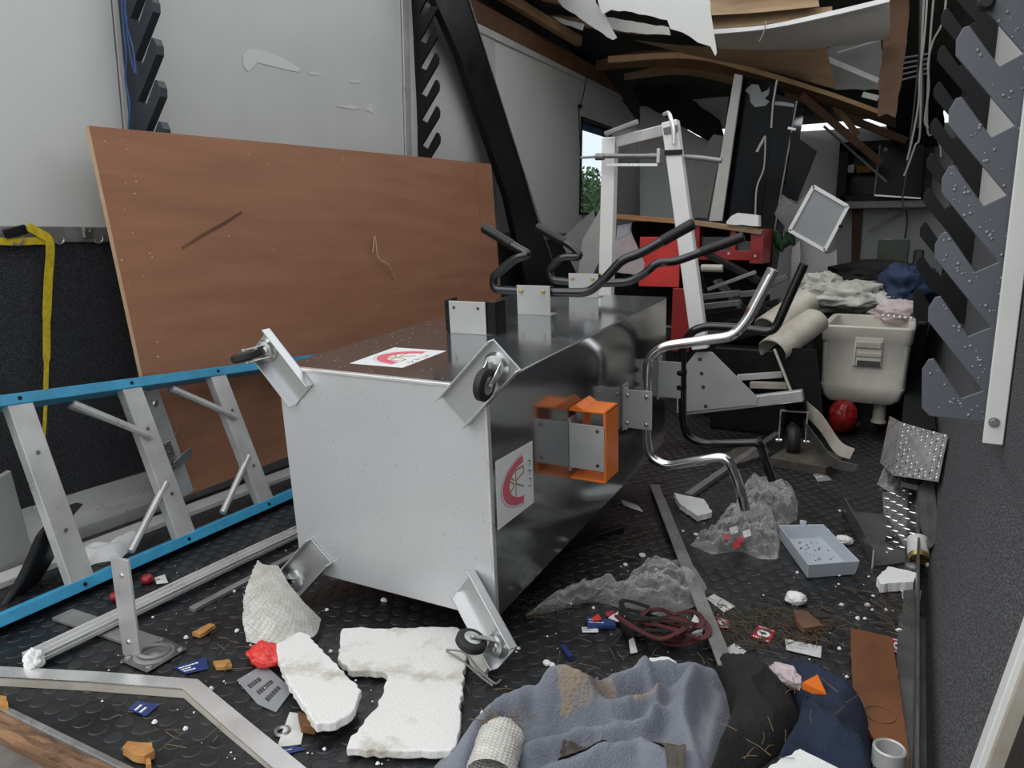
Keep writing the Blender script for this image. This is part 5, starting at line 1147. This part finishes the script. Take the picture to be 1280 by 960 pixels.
slab_px('wood_chip', [(266, 826), (286, 824), (290, 832), (270, 834)], .004, .008, 'wood_chip', .005, 26, label='splintered reddish wood chip beside the blue card', cat='wood chip')
blob('red_ball', G(184, 724, .012), (.016, .016, .014), 'red', .1, 2, 2, 'small red plastic knob under the ladder rail', 'knob', zmin=.001)
blob('red_ball', G(144, 746, .012), (.014, .014, .012), 'red', .1, 2, 5, 'small red plastic knob beside the upright bar', 'knob', zmin=.001)
card([(193, 722), (206, 718), (210, 728), (196, 730)], 'paper', 'grey printed tag beside the red knob', 'tag', marks=1, mm='ink', seed=15, name='tag')
# ================================================================== RIGHT WALL FOOT
dp = thing('tread_plate', 'bright diamond tread plate cover standing at the right wall', 'tread plate', (.03, 3.2, 0))
def diamond(quad, n, par, nu, nv, h=.0022):
    mb = MB(); a, b, c, d = quad
    for i in range(nu):
        for j in range(nv):
            u, v = (i + .5) / nu, (j + .5) / nv; p = a.lerp(b, u).lerp(d.lerp(c, u), v); e1, e2 = (b - a).normalized(), (d - a).normalized()
            t = ((e1 + e2) if (i + j) % 2 else (e1 - e2)).normalized(); s = n.cross(t); l, w_ = .012, .0034
            mb.add([p - t * l, p + s * w_, p + t * l, p - s * w_, p + n * h + t * l * .5, p + n * h - t * l * .5], [(0, 1, 5), (1, 2, 4), (1, 4, 5), (2, 3, 4), (3, 0, 5), (3, 5, 4)])
    mb.build('raised_pattern', 'chrome', par, kind='stuff')
def tplate(px, y, par, name, nu, nv, t=.003):
    q = [P(a, b, y=c) for a, b, c in px]; n = (q[1] - q[0]).cross(q[3] - q[0]).normalized()
    if n.y > 0: n = -n
    MB().prism(q, -n * t).build(name, 'alu', par); diamond(q, n, par, nu, nv)
tplate([(1127, 528, 3.3), (1184, 544, 2.90), (1172, 602, 2.68), (1116, 594, 3.05)], 0, dp, 'end_sheet', 9, 9)
tplate([(1112, 520, 3.6), (1127, 528, 3.3), (1116, 594, 3.05), (1100, 578, 3.3)], 0, dp, 'side_sheet', 4, 9)
MB().bb((.0, 3.3, 0), (.12, 4.6, .22)).build('wheel_box', 'black_matt', label='dark wheel box behind the bright tread plate', cat='wheel box')
tf = thing('tread_plate', 'dull tread plate strip lying flat on the floor by the wall', 'tread plate', G(1130, 650))
q = [G(1103, 616, .006), G(1152, 608, .006), G(1152, 684, .006), G(1108, 690, .006)]
MB().prism(q, (0, 0, -.004)).build('sheet', 'alu_dull', tf); diamond(q, V((0, 0, 1)), tf, 6, 12)
hang('channel_trim', [(1148, 610, 2.85), (1156, 600, 2.9), (1168, 604, 2.85), (1173, 660, 2.5), (1172, 676, 2.42), (1162, 686, 2.40), (1150, 660, 2.55)], 2.7, 'steel_dark', .012, 'grey channel trim standing between tread plate and wall', 'trim', 0, 1)
MB().bar(G(1128, 604, .05), G(1160, 612, .05), .03, .02).build('metal_offcut', 'alu_dull', label='short grey metal offcut lying on the dull tread plate', cat='offcut', bevel=.002)
bag([(1096, 606), (1104, 588), (1120, 580), (1134, 590), (1134, 608), (1116, 618)], .05, 'small clear bag in front of the bright tread plate', 31)
lp = thing('angle_panel', 'dark grey angled steel panel beside the tray', 'panel', G(1090, 680))
A, B, C, D = G(1053, 640), G(1090, 710), G(1140, 704), G(1108, 645)
MB().prism([A, B, C, D], (0, 0, .006)).build('floor_leaf', 'steel_dark', lp); MB().prism([A, B, B + V((0, 0, .055)), A + V((0, 0, .055))], (.005, 0, 0)).build('upright_leaf', 'steel_dark', lp); MB().bar(B + V((0, 0, .0)), B + V((0, 0, .056)), .007, .004, (1, 0, 0)).build('bright_edge', 'alu_bright', lp)
tn = thing('paint_tin', 'small white tin lying on its side by the right wall', 'tin', G(1147, 696))
c = G(1147, 692, .030); MB().lathe(c + V((0, .02, .012)), (.1, -.8, -.5), [(.027, -.03), (.030, -.028), (.030, .03), (.027, .032)], 20).build('label_sleeve', 'paper', tn, smooth=True)
MB().lathe(c + V((0, .02, .012)), (.1, -.8, -.5), [(.029, .03), (.029, .045), (.026, .046), (.026, .034)], 20).build('tin_end', 'brass', tn, smooth=True)
MB().lathe(G(1141, 712, 0), (0, 0, 1), [(.018, .001), (.020, .012), (.012, .016)], 14).build('bottle_stopper', 'alu_dull', label='small grey metal stopper beside the fallen tin', cat='stopper', smooth=True)
hbd = slab_px('hardboard', [(1063, 783), (1068, 786), (1114, 796), (1122, 840), (1130, 900), (1136, 935), (1137, 985), (1112, 962), (1086, 912), (1068, 890), (1065, 850)], .012, .008, 'hardboard', .003, 31, label='broken reddish-brown hardboard strip lying by the right wall', cat='hardboard')
MB().torus(G(1100, 893, .021), (0, 0, 1), .028, .0012, 28, 6).build('knot_ring', 'pine_dark', hbd)
mc = MB().lathe(G(1110, 956, .022), (0, 0, 1), [(.026, 0), (.028, .002), (.028, .034), (.025, .036), (.022, .034), (.022, .006)], 24).build('metal_cup', 'steel_plate', label='small steel ring cup standing on the hardboard', cat='cup', smooth=True)
MB().bar(G(1136, 960, .004), G(1140, 770, .004), .06, .006).build('floor_trim', 'steel_dark', label='dull grey metal trim lying between hardboard and wall', cat='trim', bevel=.001)
for k, (a, b, rr) in enumerate(((803, 694, .008), (782, 706, .006), (690, 831, .006), (684, 829, .008), (480, 750, .007), (390, 777, .006), (598, 800, .010), (592, 803, .007), (1084, 756, .006), (1162, 707, .010), (1124, 788, .006), (1052, 756, .005), (820, 712, .005), (870, 668, .006))):
    blob('foam_bit', G(a, b, rr * .6), (rr * 1.3, rr, rr * .8), 'foam_clean', .25, 3, k, 'small white foam bit on the black floor', 'foam', zmin=.0005, nu=12, nv=8, group='foam bits on the floor')
# ================================================================== UNCOUNTABLE LITTER
m = MB(); r2 = random.Random(77)
for _ in range(420):
    px_, py_ = r2.uniform(120, 1140), r2.uniform(600, 958)
    p = G(px_, py_, .003)
    if -1.45 < p.x < -.75 and p.y > 1.40: continue
    r_ = r2.choice((.0010, .0014, .0018, .0024, .005)) * r2.uniform(.7, 1.3); m.lathe(p, (r2.uniform(-.3, .3), r2.uniform(-.3, .3), 1), [(r_ * .6, -r_ * .4), (r_, 0), (r_ * .5, r_ * .7)], 6)
m.build('foam_crumbs', 'foam_clean', label='white foam crumbs scattered over the black floor', cat='crumbs', kind='stuff')
m = MB()
def straws(n, box, z=.004, ln=.045, r=.0007):
    for _ in range(n):
        p = G(r2.uniform(box[0], box[2]), r2.uniform(box[1], box[3]), z + r2.random() * .006); a = r2.random() * math.pi; l = ln * r2.uniform(.4, 1.3); q = p + V((math.cos(a) * l, math.sin(a) * l, r2.uniform(-.003, .006))); mid = p.lerp(q, .5) + V((r2.uniform(-.004, .004), r2.uniform(-.004, .004), .002)); m.tube([p, mid, q], r, 4)
straws(40, (870, 740, 1060, 830)); straws(24, (700, 640, 820, 700)); straws(14, (20, 880, 300, 950)); straws(14, (250, 760, 420, 850)); straws(14, (700, 790, 820, 860)); straws(20, (1060, 740, 1150, 800)); straws(10, (560, 790, 700, 870)); straws(16, (900, 850, 1060, 950), .09)
m.build('straw_litter', 'straw', label='straw and dry grass stalks scattered over the floor', cat='straw', kind='stuff')
m = MB(); straws(260, (880, 760, 1050, 812), .004, .035, .0011); straws(120, (700, 655, 810, 700), .004, .04); straws(60, (640, 745, 720, 775), .004, .04); straws(60, (1090, 740, 1150, 790), .004, .04)
m.build('twig_litter', 'twig', label='wet brown twigs and grass matted on the floor', cat='twigs', kind='stuff')
# ================================================================== OUTSIDE THE WINDOW
def tree(x, y, h, rad, seed, label):
    t = thing('tree', label, 'tree', (x, y, -.58), 'trees beyond the window')
    MB().tube([(x, y, -.58), (x + .1, y, h * .5), (x, y + .1, h * .8)], [.16, .12, .05], 8).build('trunk', 'bark', t)
    m = MB(); r2 = random.Random(seed)
    for _ in range(2600):
        d = V((r2.gauss(0, 1), r2.gauss(0, 1), r2.gauss(0, 1))).normalized() * rad * (r2.random() ** .4) * (1 + .3 * r2.random())
        p = V((x, y, h * .60)) + V((d.x, d.y, d.z * h * .42 / rad)); s = r2.uniform(.10, .22); a = V((r2.gauss(0, 1), r2.gauss(0, 1), r2.gauss(0, 1))).normalized(); b = a.orthogonal().normalized()
        m.add([p - a * s, p + b * s * .5, p + a * s, p - b * s * .5], [(0, 1, 2, 3)])
    m.build('crown', 'tree', t, kind='stuff')
for k, (px_, h_) in enumerate(((733, 4.9), (752, 4.2), (774, 3.8), (800, 4.4), (705, 4.4))):
    p = P(px_, 265, x=-19 - 2 * k); tree(p.x, p.y, h_, 1.4, 60 + k, ('tall green tree in the middle of the window view', 'lower green tree beside the tall one beyond the window', 'green tree behind the white stand upright beyond the window', 'green tree past the far edge of window view', 'green tree beyond the white wall')[k])
vp = P(735, 280, x=-11)
vh = thing('parked_van', 'white van parked outside beyond the window', 'van', (vp.x, vp.y, -.58))
MB().prism([(vp.x - .9, vp.y - 2.2, -.15), (vp.x - .9, vp.y + 2.2, -.15), (vp.x - .9, vp.y + 2.2, .75), (vp.x - .9, vp.y + 1.4, 1.45), (vp.x - .9, vp.y - 2.0, 1.50), (vp.x - .9, vp.y - 2.2, 1.1)], (1.8, 0, 0)).build('body', 'vehicle_white', vh, bevel=.08)
for y_ in (-1.5, -.5, .5): MB().bb((vp.x + .89, vp.y + y_ - .4, .75), (vp.x + .91, vp.y + y_ + .4, 1.25)).build('side_window', 'glass_dark', vh)
for y_ in (-1.4, 1.4):
    for x_ in (-.75, .75): MB().torus((vp.x + x_, vp.y + y_, -.25), (1, 0, 0), .22, .11, 20, 8).build('wheel', 'rubber', vh, smooth=True)
